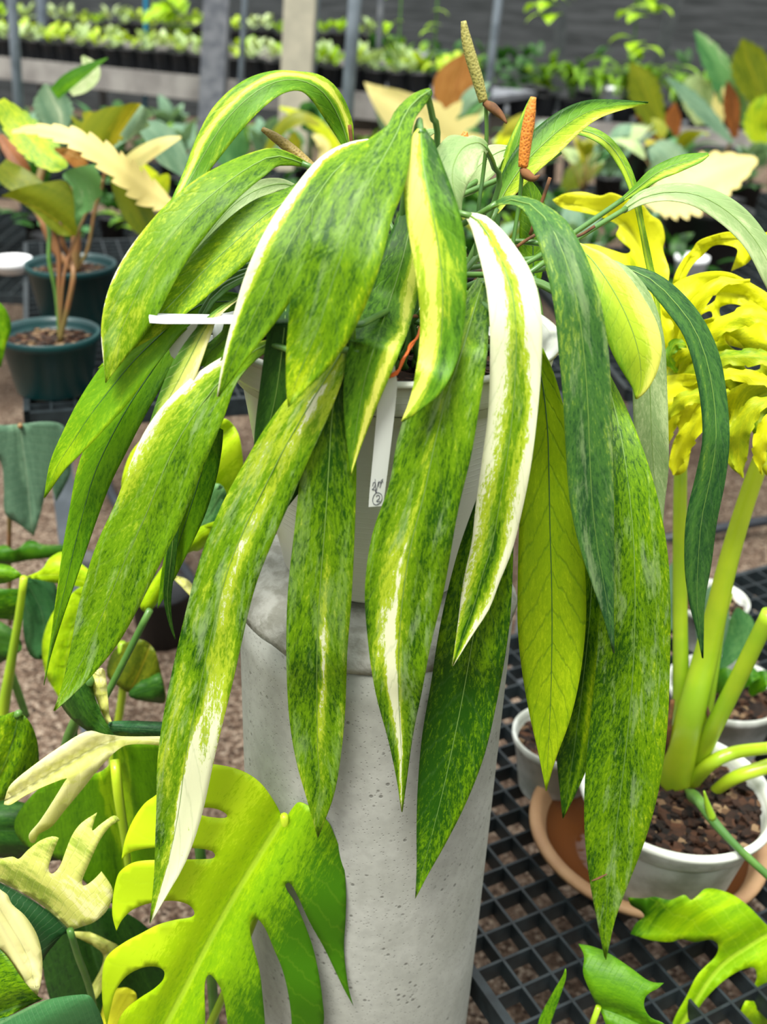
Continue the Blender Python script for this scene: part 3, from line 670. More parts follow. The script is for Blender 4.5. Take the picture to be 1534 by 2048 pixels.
q = [P(x, y, Y * K) for x, y, Y in ((298,627,.93),(297,632,.93),(299,643,.905),(330,645,.905),(478,645,.905),(478,630,.95),(330,627,.94))]
qb = [v - Vector((0, 0, .0012)) for v in q]; n = len(q)
link('stake', mesh(q + qb, [tuple(range(n)), tuple(range(2 * n - 1, n - 1, -1))] + [(i, i + n, (i + 1) % n + n, (i + 1) % n) for i in range(n)]), WHITE, lab2, False)
lab3 = slab('plant_label', [(390,642),(345,680),(338,700),(342,712),(352,721),(368,718),(385,700),(400,672),(404,645)], .955 * K, .001, WHITE)
tag(lab3, 'rounded white label hanging down behind the pale leaf below the level stake', 'label')
# ------------------------------------------------------------ mesh benches
def mesh_bench(loc, a0, a1, b0, b1, ang, z, cell, label, group=None, legs=True, th=.004, dpt=.028):
    t = empty('mesh_bench', (loc[0], loc[1], 0), label, 'bench', group)
    ca, sa = math.cos(ang), math.sin(ang)
    def W(a, b_, zz): return (loc[0] + a * ca + b_ * sa, loc[1] + a * sa - b_ * ca, zz)
    g = MB(); i = 0
    na, nb = int(round((a1 - a0) / cell)), int(round((b1 - b0) / cell))
    for i in range(na + 1): g.box(W(a0 + i * cell, (b0 + b1) / 2, z - dpt / 2), (th, nb * cell, dpt), ang)
    for j in range(nb + 1): g.box(W((a0 + a1) / 2, b0 + j * cell, z - dpt / 2 - .0005), (na * cell, th, dpt), ang)
    g.build('mesh_top', MESHM, t)
    f = MB()
    for aa in (a0, a0 + na * cell): f.box(W(aa, (b0 + b1) / 2, z - dpt * .6), (.012, nb * cell + .012, dpt * 1.3), ang)
    for bb in (b0, b0 + nb * cell): f.box(W((a0 + a1) / 2, bb, z - dpt * .6), (na * cell + .012, .012, dpt * 1.3), ang)
    f.build('edge_frame', MESHM, t)
    for aa in (a0 + .05, a1 - .05):
        for bb in (b0 + .05, b1 - .05):
            l = MB(); l.box(W(aa, bb, (z - dpt) / 2), (.04, .04, z - dpt), ang); l.build('leg', STEEL, t)
    return t
mesh_bench((.2346, .985), -.0946, -.0946 + 33 * .0458, -.66, -.66 + 24 * .0458, R(28.5), .45, .0458, 'low black plastic mesh bench under the white pots beside the column')
lb = (-.679, 1.835)
mesh_bench(lb, 0, .045 * 26, -.045 * 32, 0, R(18), .85, .045, 'black mesh bench under the two teal pots')
mesh_bench((-2.9, 3.75), 0, .07 * 46, -.07 * 22, 0, R(4), .50, .07, 'long black mesh bench behind the teal pots', th=.006)
mesh_bench((.66, 2.75), 0, .07 * 38, -.07 * 25, 0, R(6), .62, .07, 'black mesh bench with colourful plants behind the yellow plant', th=.006)
mesh_bench((-3.7, 6.62), 0, .09 * 32, -.09 * 9, 0, R(-2), .45, .09, 'low mesh bench in front of the far seedling bench', th=.007)
mesh_bench((-3.4, 5.35), 0, .09 * 80, -.09 * 11, 0, R(-1), .60, .09, 'farther black mesh bench crowded with leafy pots', th=.007)

# ------------------------------------------------------------ pots
def pot_at(name, c, r, h, mat, root, rim=.01, soil_r=None, taper=.72, label=None):
    p = lathe('pot', [(r * .2, 0), (r * taper, 0), (r * (taper + .02), .004), (r * .93, h - rim * 1.6), (r * .97, h - rim * 1.5), (r, h - rim * .8), (r * 1.0, h - .001), (r * .985, h), (r * .93, h - .002), (r * .9, h - rim), (r * .87, h - rim * 2.2), (r * .2, h - rim * 2.4)], c, mat, root, 48)
    soil('soil', (c[0], c[1], c[2] + h - rim * 1.9), r * .885, root, .004, 60, int(abs(c[0] * 100)) + 1)
    return p
# teal pots
g1 = PZ(110, 778, .85); g2 = PZ(143, 628, .85)
def plant_base(name, loc, label, cat='potted plant', group=None): return empty(name, loc, label, cat, group)
def rz_for(c, py, px=None):
    """height above (x, y) that projects to image row py"""
    lo, hi = 0., 3.
    for _ in range(40):
        m = (lo + hi) / 2; q = Vector((c[0], c[1], m)) - CAM
        yy = 1024 - F_PX * q.dot(up) / q.dot(fw)
        if yy > py: lo = m
        else: hi = m
    return lo
def L_(name, pts, par, pal, **k): return pxleaf(name, pts, par, 1.0, k.pop('beta', .5), k.pop('n', 40), thick=0, pal=pal, **k)

# teal pots on the left bench
t1 = plant_base('potted_philodendron', (g1.x, g1.y, .85), 'toothed cream and olive leafed plant in the teal pot nearest the bench corner')
pot_at('p', (g1.x, g1.y, .85), .098, rz_for(g1, 661) - .85, TEAL, t1, .012)
zs = rz_for(g1, 661) - .02
def S3(c, z, pts): return [Vector((c[0], c[1], z))] + [P(a, b, y) for a, b, y in pts]
y1 = g1.y
for pts, r, m in (([(118,600,y1),(118,520,y1),(112,480,y1),(95,420,y1)], .0045, PETR), ([(146,560,y1),(140,520,y1+.02),(125,485,y1),(120,440,y1)], .005, PETR), ([(112,590,y1),(98,520,y1),(96,450,y1+.02),(60,400,y1+.05)], .004, PETI), ([(130,540,y1),(175,420,y1+.05),(205,360,y1+.05)], .003, PETR)):
    tube('stem', S3((g1.x + .02, g1.y), zs, pts), r, m, t1, 8, 24)
traced('leaf', [(2,392,1),(40,375),(90,365),(130,362),(150,395),(158,440),(152,472,1),(120,470),(95,452),(70,425),(35,402)], [(5,392),(80,420),(150,470)], t1, y1 - .03, .02, .02, step=14, K=1, thick=0, pal='olive', base=.30, streak=.2, mott=.08)
traced('leaf', [(125,350),(150,335),(190,328,1),(196,345),(203,358),(200,375),(206,388),(190,402),(184,420),(166,430),(155,458,1),(150,440),(148,400),(142,372)], [(130,350),(160,380),(155,455)], t1, y1 - .02, .0, .02, step=14, K=1, thick=0, pal='jade', base=.62, streak=.2, mott=.1)
L_('leaf', [(25,263,y1-.02,3),(60,258,y1-.03,9),(100,262,y1-.04,15),(150,276,y1-.05,22),(200,305,y1-.05,27),(250,345,y1-.04,30),(300,385,y1,34),(335,405,y1+.02,22),(352,415,y1+.03,3)], t1, 'butter', n=110, teeth=(11,.34,1.6), lean=-.5, base=.66, mott=.06, streak=.1, fold=.2, vein=.1)
L_('leaf', [(0,200,y1+.15,10),(30,240,y1+.14,30),(70,285,y1+.12,36),(108,320,y1+.1,26),(135,332,y1+.1,4)], t1, 'gold', n=80, teeth=(8,.12,1.5), base=.25, mott=.3, streak=.3)
traced('leaf', [(108,296),(150,300),(178,326,1),(155,338),(130,318)], [(110,300),(150,315),(175,326)], t1, y1 + .02, K=1, thick=0, pal='rust', base=.6, step=12)
L_('leaf', [(0,270,y1+.2,6),(20,300,y1+.18,14),(45,335,y1+.16,14),(60,360,y1+.15,3)], t1, 'rust', base=.3, mott=.2)
L_('leaf', [(0,330,y1+.1,18),(30,355,y1+.1,26),(65,365,y1+.1,16),(90,372,y1+.1,3)], t1, 'olive', base=.3, mott=.3)
t2c = PZ(141, 525, .995)
t2 = plant_base('potted_philodendron', (t2c.x, t2c.y, .85), 'orange-green fan leafed plant in the teal pot behind the other teal pot')
pot_at('p', (t2c.x, t2c.y, .85), .103, rz_for(t2c, 525) - .85, TEAL, t2, .012)
y2 = t2c.y
for pts, r, m in (([(152,470,y2),(150,430,y2),(150,380,y2),(170,330,y2)], .011, PETR), ([(175,500,y2),(190,420,y2),(205,370,y2),(218,300,y2)], .004, PETR), ([(110,500,y2),(85,440,y2),(70,400,y2+.05),(95,300,y2+.1)], .009, PETR)):
    tube('stem', S3((t2c.x + .01, t2c.y), .975, pts), r, m, t2, 8, 24)
traced('leaf', [(140,230,1),(152,238),(166,244),(164,226,1),(176,222),(190,224),(215,214),(240,212),(262,206),(282,207,1),(268,245),(250,270),(236,288),(218,302,1),(185,285),(160,268)], [(280,208),(245,255),(218,300)], t2, y2 - .1, 0, .04, step=14, K=1, thick=0, pal='olive', base=.40, band=(.0,.15,.2), streak=.25, mott=.08)
traced('leaf', [(282,209,1),(300,222),(306,232),(294,240),(300,252),(282,262),(262,278),(240,290),(219,303,1),(245,262)], [(281,210),(262,245),(219,302)], t2, y2 - .1, 0, .04, step=14, K=1, thick=0, pal='sage', base=.55, mott=.2, streak=.3)
L_('leaf', [(362,274,y2-.05,2),(330,285,y2-.05,11),(295,303,y2-.05,16),(262,325,y2-.05,16),(240,338,y2-.05,5)], t2, 'butter', base=.4, mott=.2)
L_('leaf', [(222,310,y2,4),(270,345,y2,26),(310,375,y2,28),(338,350,y2,4)], t2, 'gold', base=.3, mott=.3)
L_('leaf', [(280,250,y2+.1,10),(315,270,y2+.1,28),(345,310,y2+.1,30),(368,352,y2+.1,4)], t2, 'sage', base=.42, mott=.1)
L_('leaf', [(225,330,y2,10),(255,390,y2,26),(285,440,y2,28),(308,490,y2,4)], t2, 'olive', base=.22, mott=.1)
L_('leaf', [(122,262,y2+.15,12),(112,230,y2+.15,38),(100,200,y2+.15,36),(90,168,y2+.15,4)], t2, 'sage', base=.42, mott=.12, band=(0,.15,.2), n=70, teeth=(9,.14,1.5))
L_('leaf', [(108,188,y2,12),(135,163,y2,14),(170,140,y2,10),(215,116,y2,1)], t2, 'fresh', base=.15, mott=.1)
L_('leaf', [(140,185,y2+.3,8),(160,165,y2+.3,20),(180,140,y2+.3,20),(165,112,y2+.3,3)], t2, 'pale', base=.6, mott=.3)

# ---- right: yellow plant in white pot with saucer, on the low bench
sc_ = PZ(1288, 1690, .455); SX = (sc_.x, sc_.y, .4515)
sau = lathe('plant_saucer', [(.01, .0), (.135, 0), (.142, .004), (.160, .030), (.165, .036), (.171, .038), (.174, .034), (.1755, .034), (.1755, .040), (.172, .044), (.162, .044), (.156, .040), (.146, .014), (.138, .008), (.01, .008)], SX, TERRA, None, 72)
tag(sau, 'round tan plastic saucer holding brown water under the big white pot', 'saucer')
lathe('water', [(.001, .0225), (.148, .0225), (.1475, .0215), (.001, .0215)], SX, WATER, sau, 64)
PCR = PZ(1352, 1584, .62); PCx = (PCR.x, PCR.y)
ys = PCR.y
yp = plant_base('potted_philodendron', (PCx[0], PCx[1], .465), 'golden yellow ruffled tree philodendron in the big white pot standing in the tan saucer')
rr = 190 * dep(PCR) / F_PX
lathe('pot', [(.02, 0), (rr * .66, 0), (rr * .68, .004), (rr * .86, .62 - .465 - .035), (rr * .90, .62 - .465 - .028), (rr * .93, .62 - .465 - .024), (rr * .97, .155 - .01), (rr, .155 - .003), (rr, .155), (rr * .985, .158), (rr * .94, .156), (rr * .90, .145), (rr * .87, .12), (.02, .118)], (PCx[0], PCx[1], .465), WPOT_D, yp, 80)
lathe('pot_rim', [(rr * .935, .148), (rr * .985, .150), (rr * 1.012, .154), (rr * 1.02, .159), (rr * 1.0, .164), (rr * .955, .163), (rr * .925, .156), (rr * .915, .148)], (PCx[0], PCx[1], .465), WPOT, yp, 80, cap=False)
soil('soil', (PCx[0], PCx[1], .465 + .135), rr * .895, yp, .010, 420, 11)
zb = .60
def base_pt(px, py): return PZ(px, py, zb)
for pts, rad, m in (
    ([(1350,1560),(1378,1440,ys),(1415,1300,ys+.02),(1455,1130,ys+.02),(1500,980,ys+.03),(1550,850,ys+.03)], [.024, .020, .017, .013, .011, .010], PETY),
    ([(1362,1540),(1362,1400,ys+.03),(1360,1200,ys+.06),(1360,1020,ys+.08),(1362,900,ys+.1)], [.014, .012, .010, .009, .008], PETY),
    ([(1385,1545),(1420,1470,ys),(1470,1370,ys-.02),(1540,1225,ys-.04)], [.014, .012, .011, .010], PETY),
    ([(1378,1560),(1420,1528,ys),(1470,1505,ys),(1545,1495,ys-.02)], [.012, .010, .009, .008], PETY),
    ([(1420,1578),(1470,1555,ys),(1545,1530,ys)], [.007, .009, .010], PETY),
    ([(1395,1520),(1415,1400,ys+.03),(1440,1240,ys+.06),(1455,1190,ys+.1)], [.012, .010, .009, .007], PETY),
    ([(1345,1540),(1335,1470,ys+.01),(1345,1400,ys+.01)], [.015, .008, .003], BROWNS),
    ([(1405,1540),(1420,1460,ys+.01),(1412,1410,ys+.01)], [.012, .007, .002], BROWNS)):
    q = [base_pt(*pts[0]) - Vector((0, 0, .012))] + [P(*p) for p in pts[1:]]
    tube('petiole' if m is PETY else 'stem_sheath', q, rad, m, yp, 14, 30)
bp = [PZ(1372, 1580, .61), P(1400, 1605, ys - .08), P(1425, 1640, ys - .1), P(1470, 1690, ys - .12), P(1545, 1760, ys - .14)]
tube('bud_stalk', bp, [.002, .009, .007, .005, .005], PETI, yp, 10, 30)
tube('bud', [P(1424, 1636, ys - .1), P(1415, 1610, ys - .1), P(1408, 1582, ys - .1)], [.006, .004, .001], PETY, yp, 8, 10)
RUF = dict(step=14, K=1, thick=.0008, wav=.03)
traced('leaf', [(1105,400,1),(1130,388),(1165,384),(1200,392),(1222,386),(1255,398),(1280,404),(1302,430),(1322,444),(1330,475),(1326,500),(1338,540),(1336,575),(1350,620),(1345,680),(1352,720),(1345,770,1),(1310,745),(1298,700),(1268,625),(1230,565),(1195,522),(1165,502),(1162,490),(1190,490),(1222,500),(1250,508),(1262,500),(1246,486),(1232,470),(1238,452),(1212,438),(1180,428),(1140,420),(1118,412)],
       [(1345,770),(1318,640),(1290,520),(1240,440),(1110,400)], yp, ys + .16, .12, -.05, pal='gold', base=.78, streak=.08, mott=.06, band=(.3,.1,-.35), **RUF)
traced('leaf', [(1338,620),(1345,570),(1352,545),(1366,520),(1384,500),(1398,482),(1430,470),(1462,464),(1500,470),(1545,466),(1580,500),(1580,560),(1530,545),(1510,515),(1490,530),(1462,542,1),(1472,515),(1474,498),(1452,490),(1425,492),(1405,512),(1385,530),(1370,560),(1366,600),(1376,640),(1360,668),(1345,660)],
       [(1352,650),(1355,570),(1400,495),(1480,480),(1570,510)], yp, ys + .12, -.03, .02, pal='gold', base=.66, streak=.15, mott=.1, **RUF)
traced('leaf', [(1322,600),(1345,570),(1380,552),(1420,543),(1462,546),(1500,565),(1540,590),(1580,620),(1580,700),(1540,690),(1500,700),(1450,690),(1400,700),(1345,720),(1325,700),(1330,650)],
       [(1340,700),(1400,600),(1480,590),(1570,650)], yp, ys + .06, -.05, .03, [[(1405,605),(1418,580),(1432,575),(1430,600),(1412,612)], [(1440,615),(1470,608),(1500,622),(1480,640),(1445,636)], [(1400,632),(1420,622),(1425,634),(1405,640)]], pal='gold', base=.68, streak=.2, mott=.12, **RUF)
traced('leaf', [(1328,720),(1360,690),(1400,655),(1450,640),(1500,650),(1550,640),(1590,660),(1590,800),(1550,790),(1500,800),(1450,790),(1400,790),(1350,800),(1325,790),(1322,745)],
       [(1360,770),(1420,720),(1500,705),(1580,720)], yp, ys + .02, -.04, .03, [[(1450,668),(1475,680),(1490,700),(1470,700),(1452,685)], [(1488,722),(1515,722),(1520,738),(1495,740)]], pal='gold', base=.45, streak=.4, mott=.18, **RUF)
traced('leaf', [(1322,760),(1360,748),(1400,752),(1440,770),(1430,800),(1410,830),(1396,860),(1382,900),(1372,940),(1350,950),(1340,925),(1345,890),(1358,860),(1345,850),(1330,885),(1326,900,1),(1318,850),(1322,810)],
       [(1430,780),(1385,830),(1355,940)], yp, ys - .02, 0, .02, pal='gold', base=.68, streak=.2, mott=.12, **RUF)
traced('leaf', [(1440,800),(1480,770),(1530,760),(1590,770),(1590,960),(1545,960),(1520,930),(1510,880),(1502,860),(1496,900),(1484,952,1),(1462,935),(1448,905),(1450,860),(1462,830)],
       [(1590,790),(1510,800),(1475,940)], yp, ys - .05, .0, .02, pal='gold', base=.55, side=-.1, streak=.4, mott=.12, band=(.1,.25,-.3), **RUF)
traced('leaf', [(1360,780),(1400,800),(1460,790),(1530,800),(1580,830),(1570,860),(1500,850),(1440,860),(1400,850),(1350,830)], [(1360,800),(1450,825),(1570,850)], yp, ys + .06, .0, .02, pal='gold', base=.5, streak=.3, mott=.12, **RUF)

for k, (pts, bs_) in enumerate((
  ([(1355,748,.02,6),(1385,700,.0,15),(1440,652,-.02,20),(1500,628,-.03,20),(1560,640,-.03,12)], .55),
  ([(1358,752,.01,6),(1410,728,-.02,15),(1470,712,-.04,18),(1560,716,-.05,16)], .32),
  ([(1365,765,.0,5),(1420,752,-.04,12),(1480,748,-.06,14),(1560,768,-.06,12)], .62),
  ([(1460,782,-.06,6),(1410,786,-.06,15),(1360,802,-.05,16),(1322,850,-.03,3)], .5),
  ([(1450,790,-.07,6),(1405,830,-.07,17),(1370,880,-.06,20),(1352,922,-.05,15),(1346,950,-.05,2)], .66),
  ([(1560,790,-.08,8),(1510,812,-.09,20),(1482,860,-.09,22),(1478,912,-.08,18),(1486,956,-.08,2)], .42),
  ([(1570,810,-.09,8),(1535,850,-.1,18),(1520,900,-.1,16),(1524,950,-.09,2)], .66),
  ([(1385,790,-.02,5),(1350,822,-.02,15),(1336,860,-.02,14),(1328,905,-.02,2)], .5),
  ([(1345,745,.05,5),(1338,690,.04,16),(1322,640,.04,20),(1300,600,.05,3)], .66),
  ([(1350,735,.03,5),(1372,660,.0,16),(1400,600,-.02,16),(1440,565,-.02,12),(1500,560,-.02,3)], .66),
  ([(1355,745,.01,5),(1340,715,.0,10),(1350,690,.0,13),(1372,690,-.01,3)], .2))):
    L_('leaf', [(a, b_, ys + c_, d_) for a, b_, c_, d_ in pts], yp, 'gold', n=60, base=bs_, mott=.12, streak=.35, wav=.35, wn=3.2, fold=.5, teeth=(7, .22, 1.4), lean=.3)
# other pots on the low bench
def small_pot(px, py, halfpx, zr, label, mat=WPOT_D, z0=.4515, name='potted_seedling'):
    c = PZ(px, py, zr); r = halfpx * dep(c) / F_PX
    t = plant_base(name, (c.x, c.y, z0), label)
    pot_at('p', (c.x, c.y, z0), r, zr - z0, mat, t, .011)
    return t, c
q1, c1 = small_pot(1452, 1372, 116, .57, 'white pot of dark soil with small grey-green leaves right of the yellow stalks', name='potted_anthurium')
L_('leaf', [(1418,1345,c1.y,4),(1420,1300,c1.y,22),(1425,1240,c1.y,32),(1430,1190,c1.y,22),(1440,1170,c1.y,3)], q1, 'sage', base=.3, mott=.08)
L_('leaf', [(1440,1340,c1.y+.05,4),(1470,1290,c1.y+.05,24),(1480,1250,c1.y+.05,28),(1475,1215,c1.y+.05,3)], q1, 'jade', base=.4)
for k, (a, b_) in enumerate(((1440,1400),(1470,1380),(1500,1390),(1425,1385))):
    L_('leaf', [(a,b_,c1.y,4),(a+12,b_-20,c1.y-.02,16),(a+30,b_-32,c1.y-.03,18),(a+50,b_-28,c1.y-.03,3)], q1, 'fresh', base=.15)
q2, c2 = small_pot(1420, 1195, 78, .55, 'white pot with an empty rim farther back behind the thick yellow stalks', name='potted_anthurium')
L_('leaf', [(1345,1260,c2.y-.1,3),(1335,1220,c2.y-.1,16),(1345,1160,c2.y-.1,22),(1352,1120,c2.y-.1,3)], q2, 'sage', base=.35)
q3, c3 = small_pot(1120, 1465, 95, .56, 'grey-white pot just right of the column, behind the hanging leaves', name='potted_anthurium')
L_('leaf', [(1120,1440,c3.y,4),(1130,1400,c3.y,16),(1150,1350,c3.y,18),(1160,1320,c3.y,3)], q3, 'dark', base=.4)

# lobed leaf and arrow leaf reaching in at the bottom right
r1 = plant_base('young_philodendron', P(1560, 1990, .93), 'lobed yellow-green leaf reaching in at the bottom right corner over the mesh', 'plant')
r1.location.z = .0
traced('leaf', [(1600,1840),(1555,1862),(1534,1850),(1500,1815),(1470,1792),(1440,1780),(1412,1777),(1396,1790),(1382,1800),(1368,1790),(1340,1800),(1310,1794),(1285,1797),(1256,1795,1),(1262,1810),(1282,1822),(1288,1834),(1272,1846),(1261,1868,1),(1300,1880),(1340,1884),(1362,1878),(1390,1884),(1420,1879),(1436,1890),(1432,1912),(1408,1936),(1392,1955),(1372,1995),(1350,2035),(1335,2080),(1330,2110),(1370,2110),(1385,2050),(1400,2012),(1432,1975),(1470,1946),(1506,1935),(1513,1958),(1498,1990),(1482,2020),(1474,2060),(1478,2120),(1600,2120)],
       [(1570,1850),(1500,1890),(1430,1945),(1350,2070)], r1, .98, -.08, .05, step=15, K=1, pal='lime', base=.42, streak=.3, mott=.12, band=(-.85,.2,-.5), wav=.015)
tube('petiole', [P(1570, 1860, .98), P(1640, 1950, 1.0), Vector((.62, .98, .3)), Vector((.62, .98, 0))], .004, PETY, r1, 8, 20)
r2 = plant_base('young_philodendron', P(1190, 2100, .80), 'glossy green arrow-shaped leaf rising at the bottom edge below the longest hanging leaf', 'plant')
r2.location.z = .0
traced('leaf', [(1157,1888,1),(1185,1893),(1218,1907),(1262,1936),(1298,1962),(1328,1966,1),(1314,1978),(1302,1984),(1290,1996),(1289,2016),(1302,2036),(1330,2050),(1350,2090),(1290,2100),(1230,2085),(1205,2030),(1195,2012),(1178,1978),(1166,1945),(1168,1912)],
       [(1196,2014),(1250,2034),(1340,2080)], r2, .80, -.03, .03, step=13, K=1, pal='fresh', base=.22, streak=.1, mott=.08, band=(-1.0,.35,.3))
tube('petiole', [P(1197, 2014, .80), P(1184, 2050, .80), P(1170, 2110, .80), Vector((.2, .74, .2)), Vector((.2, .74, 0))], .0035, PETY, r2, 8, 20)
r3, _ = pxleaf('grass_blade', [(1080,2120,.82,9),(1088,2050,.82,12),(1108,2000,.82,9),(1128,1955,.82,4),(1131,1938,.82,1)], None, 1, .5, 24, pal='fresh', base=.3)
tag(r3, 'narrow green pointed leaf blade standing at the bottom edge beside the mesh corner', 'plant')

# ------------------------------------------------------------ lower left climbers
ml_ = plant_base('monstera', (-.25, .80, 0), 'yellow-lime monstera with big slotted leaf leaning against the concrete column', 'plant')
traced('leaf', [(564,1633,1),(548,1602),(520,1565),(482,1541),(430,1529),(390,1533),(350,1558),(312,1590),(288,1608),(265,1642),(250,1680),(243,1719,1),(262,1704),(300,1696),(350,1694),(400,1697),(424,1702),(430,1712),(420,1718),(380,1719),(330,1720),(290,1721),(262,1727),(240,1743),(232,1762),(226,1795),(225,1830),(233,1862,1),(244,1840),(266,1819),(300,1806),(345,1801),(375,1808),(388,1822),(384,1834),(350,1840),(315,1850),(280,1868),(250,1884),(220,1906),(207,1930),(204,1975),(207,2020),(214,2052,1),(222,2014),(232,1980),(254,1951),(285,1935),(312,1933),(328,1942),(326,1960),(308,1978),(280,1996),(250,2020),(234,2050),(228,2090),(260,2125),(330,2140),(400,2140),(410,2048),(409,1980),(413,1955),(422,1950),(434,1964),(446,1990),(455,2048),(462,2120),(500,2130),(530,2110),(530,2048),(526,2000),(519,1940),(506,1890),(500,1860),(503,1842),(514,1837),(530,1856),(547,1896),(565,1940),(577,1990),(583,2040),(586,2110),(625,2110),(647,2048),(645,2000),(638,1950),(626,1895),(608,1845),(590,1805),(575,1782),(571,1769),(581,1767),(596,1793),(620,1845),(648,1895),(672,1945),(690,1982),(707,2012,1),(696,1970),(688,1900),(691,1840),(692,1780),(685,1715),(667,1665),(655,1642),(630,1620),(600,1604),(585,1616),(574,1631)],
       [(569,1630),(520,1708),(470,1790),(420,1880),(375,1968),(330,2055),(305,2120)], ml_, .785, -.05, .02, [[(396,1622),(410,1615),(435,1618),(453,1628),(450,1636),(425,1635),(402,1630)]], step=14, K=1, pal='lime', base=.48, side=-.9, streak=.16, mott=.2, vein=.15, wav=.004)
tube('petiole', [P(568, 1632, .79), P(572, 1652, .80), P(540, 1760, .815), P(460, 1960, .81), Vector((-.24, .80, .3)), Vector((-.25, .80, 0))], [.004, .004, .005, .006, .007, .008], PETY, ml_, 8, 30)
tube('stem', [P(430, 2100, .83), P(425, 1980, .84), P(400, 1700, .85), P(392, 1640, .86)], .006, PETI, ml_, 8, 16)
def TR(out, mid, par, Y, pal, **k):
    k.setdefault('step', 15); return traced('leaf', out, mid, par, Y, k.pop('dY', 0.), k.pop('cross', .03), K=1, pal=pal, **k)
m2 = plant_base('variegated_monstera', P(150, 2100, .80), 'half cream lobed monstera leaf at the lower left beside the lime monstera', 'plant'); m2.location.z = 0
TR([(141,1861,1),(163,1853),(188,1844),(213,1822),(225,1794),(224,1775),(212,1755),(203,1743,1),(188,1759),(169,1772),(164,1762),(175,1734),(188,1705),(200,1680),(219,1654),(240,1640,1),(228,1631),(203,1647),(184,1661),(194,1625,1),(163,1646),(144,1671),(131,1703),(119,1734),(104,1748),(97,1736),(106,1706),(118,1676,1),(104,1673),(81,1681),(56,1700),(38,1718),(25,1714),(0,1718),(-30,1722),(-30,1755),(0,1763),(63,1795),(110,1831)],
   [(138,1859),(90,1812),(0,1760)], m2, .78, 'cream', base=.58, side=0, streak=.5, mott=.16, vg=-.3)
TR([(138,1861),(125,1870),(112,1885),(96,1905),(80,1930),(60,1940),(0,1940),(-30,1930),(-30,1757),(0,1765),(62,1798),(110,1834)], [(138,1860),(90,1814),(0,1763)], m2, .785, 'grey', base=.10, streak=.05, mott=.04, vein=.8)
tube('petiole', [P(140, 1860, .782), P(155, 1910, .79), P(180, 1980, .80), P(205, 2100, .80)], .0038, PETI, m2, 8, 16)
m3 = plant_base('variegated_monstera', P(60, 2150, .70), 'smooth cream half leaf joined to a dark green lobe in the bottom left corner', 'plant'); m3.location.z = 0
TR([(-30,1762),(0,1779),(15,1790),(24,1808),(50,1832),(72,1866),(83,1905),(84,1950),(75,1991,1),(60,1976),(45,1958),(28,1935),(10,1908),(-30,1880)], [(75,1990),(50,1900),(0,1820)], m3, .71, 'cream', base=.85, streak=.05, mott=.03, vein=.1)
TR([(-30,1878),(0,1898),(20,1921),(36,1946),(55,1972),(76,1993),(86,1998,1),(60,2010),(20,2030),(-30,2050)], [(84,1999),(40,2010),(-10,2030)], m3, .705, 'std', base=.26, streak=.2, mott=.3)
TR([(90,2000,1),(120,1994),(150,1990),(178,1991),(192,2010),(203,2035),(215,2080),(220,2120),(-30,2120),(-30,2052),(20,2032),(60,2012)], [(88,2001),(40,2025),(-20,2055)], m3, .70, 'jade', base=.30, streak=.15, mott=.1, vein=.6, band=(-.05,.06,.5))
m5 = plant_base('yellow_leafed_climber', P(260, 2150, .86), 'long cream-yellow split leaf folding to the left above the half cream monstera leaf', 'plant'); m5.location.z = 0
TR([(8,1609,1),(18,1575),(45,1548),(110,1500),(172,1463),(210,1469),(255,1473),(320,1473),(345,1476),(345,1492),(300,1489),(262,1489),(238,1498),(202,1532),(165,1578),(128,1622),(104,1652),(78,1668),(70,1684),(60,1683),(59,1668),(78,1645),(100,1612),(128,1566),(132,1557),(95,1570),(52,1590),(22,1609)],
   [(340,1482),(230,1480),(130,1530),(15,1600)], m5, .84, 'cream', base=.74, streak=.15, mott=.05, band=(.2,.15,-.12), dY=-.04)
TR([(218,1445),(260,1442),(320,1444),(345,1446),(345,1476),(300,1475),(255,1473),(228,1468)], [(225,1455),(340,1462)], m5, .86, 'jade', base=.2, mott=.3)
m6 = plant_base('broad_leafed_climber', P(250, 2150, .92), 'wide shaded green leaf behind the cream monstera with a bright yellow-green midrib', 'plant'); m6.location.z = 0
TR([(30,1640),(80,1575),(140,1548),(196,1546),(226,1522,1),(230,1500),(255,1484),(310,1488),(365,1505),(390,1570),(350,1680),(310,1760),(262,1820),(200,1790),(120,1720),(50,1690)], [(229,1520),(240,1620),(258,1790)], m6, .92, 'fresh', base=.26, side=0, streak=.12, mott=.1, vein=.3, band=(0,.1,.3), dY=.02)
TR([(-30,1620),(20,1600),(80,1620),(150,1660),(180,1700),(120,1720),(40,1720),(-30,1700)], [(-20,1660),(80,1665),(170,1700)], m6, .96, 'dark', base=.4)
TR([(60,1830),(160,1810),(260,1830),(330,1900),(350,2000),(300,2110),(150,2110),(100,2000),(80,1900)], [(160,1815),(200,1950),(250,2100)], m6, .90, 'dark', base=.30, streak=.2)
TR([(215,1880),(180,1864,1),(140,1866),(200,1900),(205,1930),(180,1980),(190,2000),(215,1960),(240,1900)], [(150,1868),(220,1900),(190,1990)], m6, .87, 'cream', base=.5, mott=.2)
TR([(190,2110),(200,2040),(215,1990),(245,1975),(270,1985),(272,2010),(250,2060),(230,2110)], [(205,2100),(235,2030),(260,1985)], m6, .85, 'gold', base=.85, mott=.1)
tube('petiole', [P(230, 1520, .92), P(232, 1545, .91), P(238, 1600, .905), P(250, 1680, .905), P(262, 1800, .91)], [.006, .006, .005, .004, .002], PETY, m6, 8, 16)
m7 = plant_base('variegated_pothos', P(0, 2100, .95), 'mottled green leaf at the left edge above the yellow split leaf', 'plant'); m7.location.z = 0
TR([(-40,1428),(0,1432),(35,1424),(62,1448),(76,1492),(75,1545),(50,1580),(0,1600),(-40,1600)], [(38,1426),(20,1500),(-20,1590)], m7, .93, 'std', base=.30, streak=.2, mott=.34)
